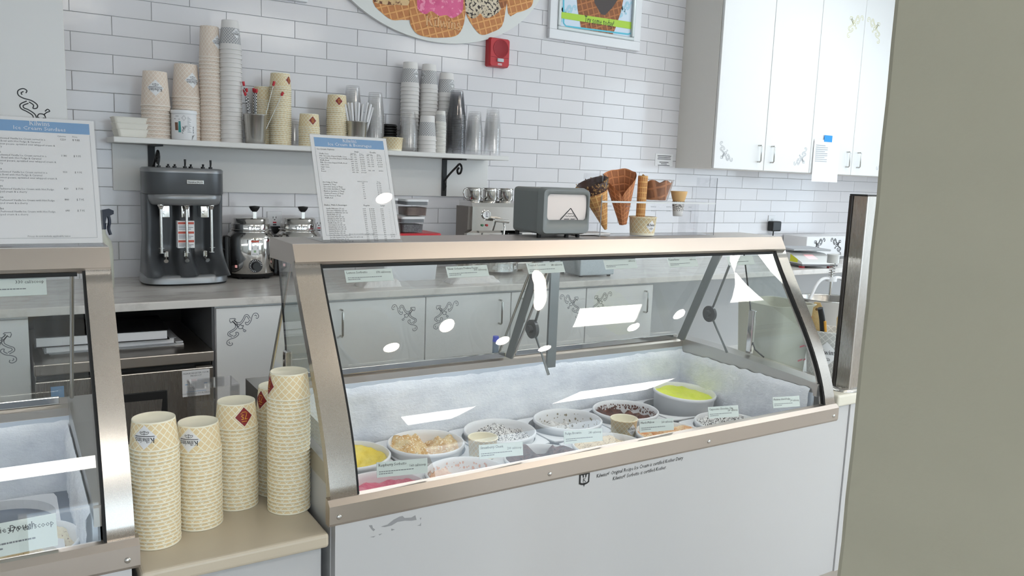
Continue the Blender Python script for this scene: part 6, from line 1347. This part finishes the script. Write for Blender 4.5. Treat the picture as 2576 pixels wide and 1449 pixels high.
# ================================================================ things on the tiled wall
p0, p1 = on(1227, 130, Y=-0.03), on(1277, 132, Y=-0.03); xc = (p0.x + p1.x) / 2; w = (p1.x - p0.x) / 2; zt, zb = on(1252, 95, Y=-0.05).z, on(1252, 168, Y=-0.05).z; zc = (zt + zb) / 2; h = (zt - zb) / 2
t = thing('fire_alarm', 'red fire alarm speaker with clear strobe on the tiles', 'fire alarm', (xc, -0.0062, zc)); b = MB(); slabs = [(0.0, rrect(-w, w, -h, h, 0.01)), (0.035, rrect(-w, w, -h, h, 0.01)), (0.048, rrect(-w * 0.93, w * 0.93, -h * 0.95, h * 0.95, 0.012))]
n = len(slabs[0][1]); v = [(x, -d, z) for d, pl in slabs for x, z in pl]; b.add(v, [(i * n + k, i * n + (k + 1) % n, (i + 1) * n + (k + 1) % n, (i + 1) * n + k) for i in range(2) for k in range(n)], False); b.add([(x, -0.048, z) for x, z in slabs[2][1]], [list(range(n))]); b.build('housing', REDD, t)
b = MB(); b.M = Matrix.Translation((0.004, -0.048, h * 0.28)) @ Matrix.Rotation(PI / 2, 4, 'X'); b.lathe([(w * 0.76, 0.0), (w * 0.75, 0.002), (w * 0.72, 0.0005), (0.0, 0.0008)], 36); gr = b.build('speaker_grille', mat('dark_red_grille', C(160, 32, 42), 0.6), t); b = MB(); b.M = Matrix.Translation((0.004, -0.049, h * 0.28)) @ Matrix.Rotation(PI / 2, 4, 'X')
for i in range(-6, 7):
    for k in range(-6, 7):
        if i * i + k * k < 34: b.disc(0.0014, 0.0004, 6, i * w * 0.115 + (k % 2) * 0.002, k * w * 0.115)
b.build('grille_holes', mat('darker_red', C(110, 22, 30), 0.7), gr)
b = MB(); b.rbox(-0.018, 0.02, -0.058, -0.046, -h * 0.66, -h * 0.42, 0.003); b.build('strobe_lens', mat('clear_strobe', C(196, 206, 210), 0.12), t); b = MB()
for z in (-0.8, -0.88): b.box(-0.012, 0.014, -0.0488, -0.0475, h * z, h * z + 0.003)
b.build('marking', PAPER, t); MB().box(-w * 0.9, w * 0.9, -0.0492, -0.0478, -h * 0.36, -h * 0.34).build('crease', mat('darker_red', C(110, 22, 30), 0.7), t)

# oval sign
EX, EZ, EA, EB = 1.91, 2.554, 0.66, 0.49
t = thing('oval_sign', 'white oval wall sign picturing ice cream in waffle bowls', 'sign', (EX, -0.008, EZ)); b = MB(); el = [(EA * math.cos(2 * PI * k / 72), EB * math.sin(2 * PI * k / 72)) for k in range(72)]; b.prism(el, -0.024, -0.001, 'y'); b.build('board', mat('sign_white', C(226, 226, 222), 0.4), t)
def pic(pts, d, m, name):
    pts = cat_rom(pts + [pts[0]], 3)[:-1]; q = [on(x, y, Y=-0.032) for x, y in pts]; b = MB(); b.poly([(p.x - EX, -0.0245 - d, p.z - EZ) for p in q][::-1]); return b.build(name, m, t)
PINK = mk_cream('printed_pink', C(232, 104, 150), C(206, 60, 112), C(244, 150, 180), 0.6, 14); COOK = mk_cream('printed_cookie', C(226, 210, 186), C(200, 180, 150), C(54, 40, 36), 0.55, 18); CARA = mk_cream('printed_caramel', C(226, 190, 140), C(170, 110, 60), C(110, 60, 34), 0.6, 14)
pic([(936, -60), (938, 5), (960, 32), (985, 50), (1010, 50), (1036, 46), (1040, 0), (1040, -60)], 0.0010, WAFFLEP, 'printed_bowl')
pic([(1270, -70), (1278, 34), (1300, 32), (1325, 24), (1340, 8), (1342, -40), (1330, -70)], 0.0008, WAFFLEP, 'printed_cone')
pic([(1164, -60), (1166, 2), (1175, 42), (1195, 74), (1212, 88), (1235, 82), (1262, 66), (1272, 22), (1278, -20), (1275, -60)], 0.0016, WAFFLEP, 'printed_bowl')
pic([(1160, -120), (1162, 0), (1180, 42), (1196, 45), (1208, 34), (1216, 44), (1234, 43), (1262, 20), (1274, -40), (1270, -120)], 0.0020, COOK, 'printed_scoop')
pic([(1250, -90), (1254, 0), (1262, 22), (1274, 6), (1278, -40)], 0.0023, WAFFLED, 'printed_bowl_back')
pic([(1030, -60), (1030, 40), (1034, 66), (1050, 86), (1078, 94), (1110, 95), (1145, 91), (1162, 72), (1170, 36), (1168, 0), (1160, -60)], 0.0028, WAFFLEP, 'printed_bowl')
pic([(1044, -140), (1048, 0), (1052, 26), (1070, 36), (1084, 28), (1104, 40), (1122, 38), (1136, 46), (1156, 36), (1164, 20), (1164, -30), (1160, -140)], 0.0033, PINK, 'printed_scoop')
pic([(930, -140), (934, -10), (960, 10), (1000, 12), (1034, 0), (1040, -140)], 0.0014, CARA, 'printed_scoop')
b = MB(); q = on(1070, 64, Y=-0.035)
for p in WORD: b.poly([(q.x - EX + x * 0.20 + 0.0, -0.0285, q.z - EZ + y * 0.20) for x, y in p])
b.build('embossed_word', mat('pale_waffle_print', C(230, 180, 130), 0.6), t)

# framed poster
p0, p1 = on(1381, 97, Y=-0.03), on(1609, 127, Y=-0.03); xl, xr, zb = p0.x, p1.x, (p0.z + p1.z) / 2; PH = 0.86; PW = xr - xl
t = thing('framed_poster', 'white framed poster with waffle cone and lime banner', 'poster', (xl, -0.0065, zb)); b = MB()
fw = 0.052
for a in ((0, PW, 0, fw), (0, PW, PH - fw, PH), (0, fw, fw, PH - fw), (PW - fw, PW, fw, PH - fw)): b.rbox(a[0], a[1], -0.026, 0, a[2], a[3], 0.003)
b.build('outer_frame', PLASTW, t); b = MB(); g = fw + 0.020
for a in ((fw, PW - fw, fw, g), (fw, PW - fw, PH - g, PH - fw), (fw, g, g, PH - g), (PW - g, PW - fw, g, PH - g)): b.rbox(a[0], a[1], -0.034, -0.012, a[2], a[3], 0.006)
b.build('inner_frame', mat('pale_silver_frame', C(206, 212, 212), 0.3, 0.3), t); MB().box(g, PW - g, -0.016, -0.012, g, PH - g).build('print', mat('pale_blue_print', C(214, 226, 240), 0.35), t)
def L2(px, py): q = on(px, py, Y=-0.024); return (q.x - xl, q.z - zb)
def pg(pts, d, m, name): b = MB(); b.poly([(L2(*p)[0], -0.0162 - d, L2(*p)[1]) for p in pts][::-1]); return b.build(name, m, t)
pg([(1449, -40), (1453, 20), (1462, 70), (1466, 80), (1540, 90), (1548, 72), (1562, 30), (1574, -30)], 0.0012, WAFFLED, 'printed_cone'); pg([(1488, -40), (1496, 8), (1512, 36), (1522, 38), (1540, 20), (1560, -10), (1562, -40)], 0.0016, mat('printed_chocolate', C(76, 66, 64), 0.6), 'printed_filling')
b = MB(); q = [L2(1418, 0), L2(1418, 58), L2(1424, 66), L2(1580, 86), L2(1592, 82), L2(1600, 10)]; b.ribbon(q, 0.009, lambda a, c: (a, -0.0176, c)); b.build('printed_line', CYAN, t)
for s in ((1426, 40), (1572, 30)):
    q = L2(*s); b = MB()
    for ln in SCROLL: b.ribbon([(x * 0.13 - 0.065, y * 0.13 - 0.065) for x, y in ln], 0.007, lambda a, c, q=q: (q[0] + a, -0.0169, q[1] + c))
    b.build('printed_scroll', mat('faint_cyan_print', C(176, 216, 232), 0.5), t)
bl, br = L2(1412, 46), L2(1598, 75); tl_, tr_ = L2(1412, 30), L2(1598, 57); b = MB(); b.poly([(bl[0], -0.0182, bl[1]), (br[0], -0.0182, br[1]), (br[0], -0.0182, tr_[1]), (tl_[0], -0.0182, tl_[1])]); b.build('banner', LIME, t)
q0, q1 = L2(1470, 52), L2(1544, 62); wd = q1[0] - q0[0]; V, F = text_mesh('Try some today!'); tw = max(v[0] for v in V); b = MB(); b.text('Try some today!', 0.056, lambda a, c: (q0[0] + a, -0.0187, (bl[1] + tl_[1]) / 2 - 0.019 + c), 'LEFT', wd / (tw * 0.056)); b.build('lettering', INK, t)
# low edge of another frame, upper left
p0, p1 = on(590, -14, Y=-0.03), on(774, 6, Y=-0.03); o = thing('wall_frame', 'white framed picture cut by the top picture edge', 'frame', (p1.x - 0.8, -0.0065, p1.z)); b = MB()
for a in ((0, 0.8, 0, 0.05), (0, 0.8, 0.45, 0.5), (0, 0.05, 0.05, 0.45), (0.75, 0.8, 0.05, 0.45)): b.rbox(a[0], a[1], -0.026, 0, a[2], a[3], 0.003)
b.build('frame', PLASTW, o); MB().box(0.05, 0.75, -0.012, -0.004, 0.05, 0.45).build('print', mat('pale_blue_print', C(214, 226, 240), 0.35), o)
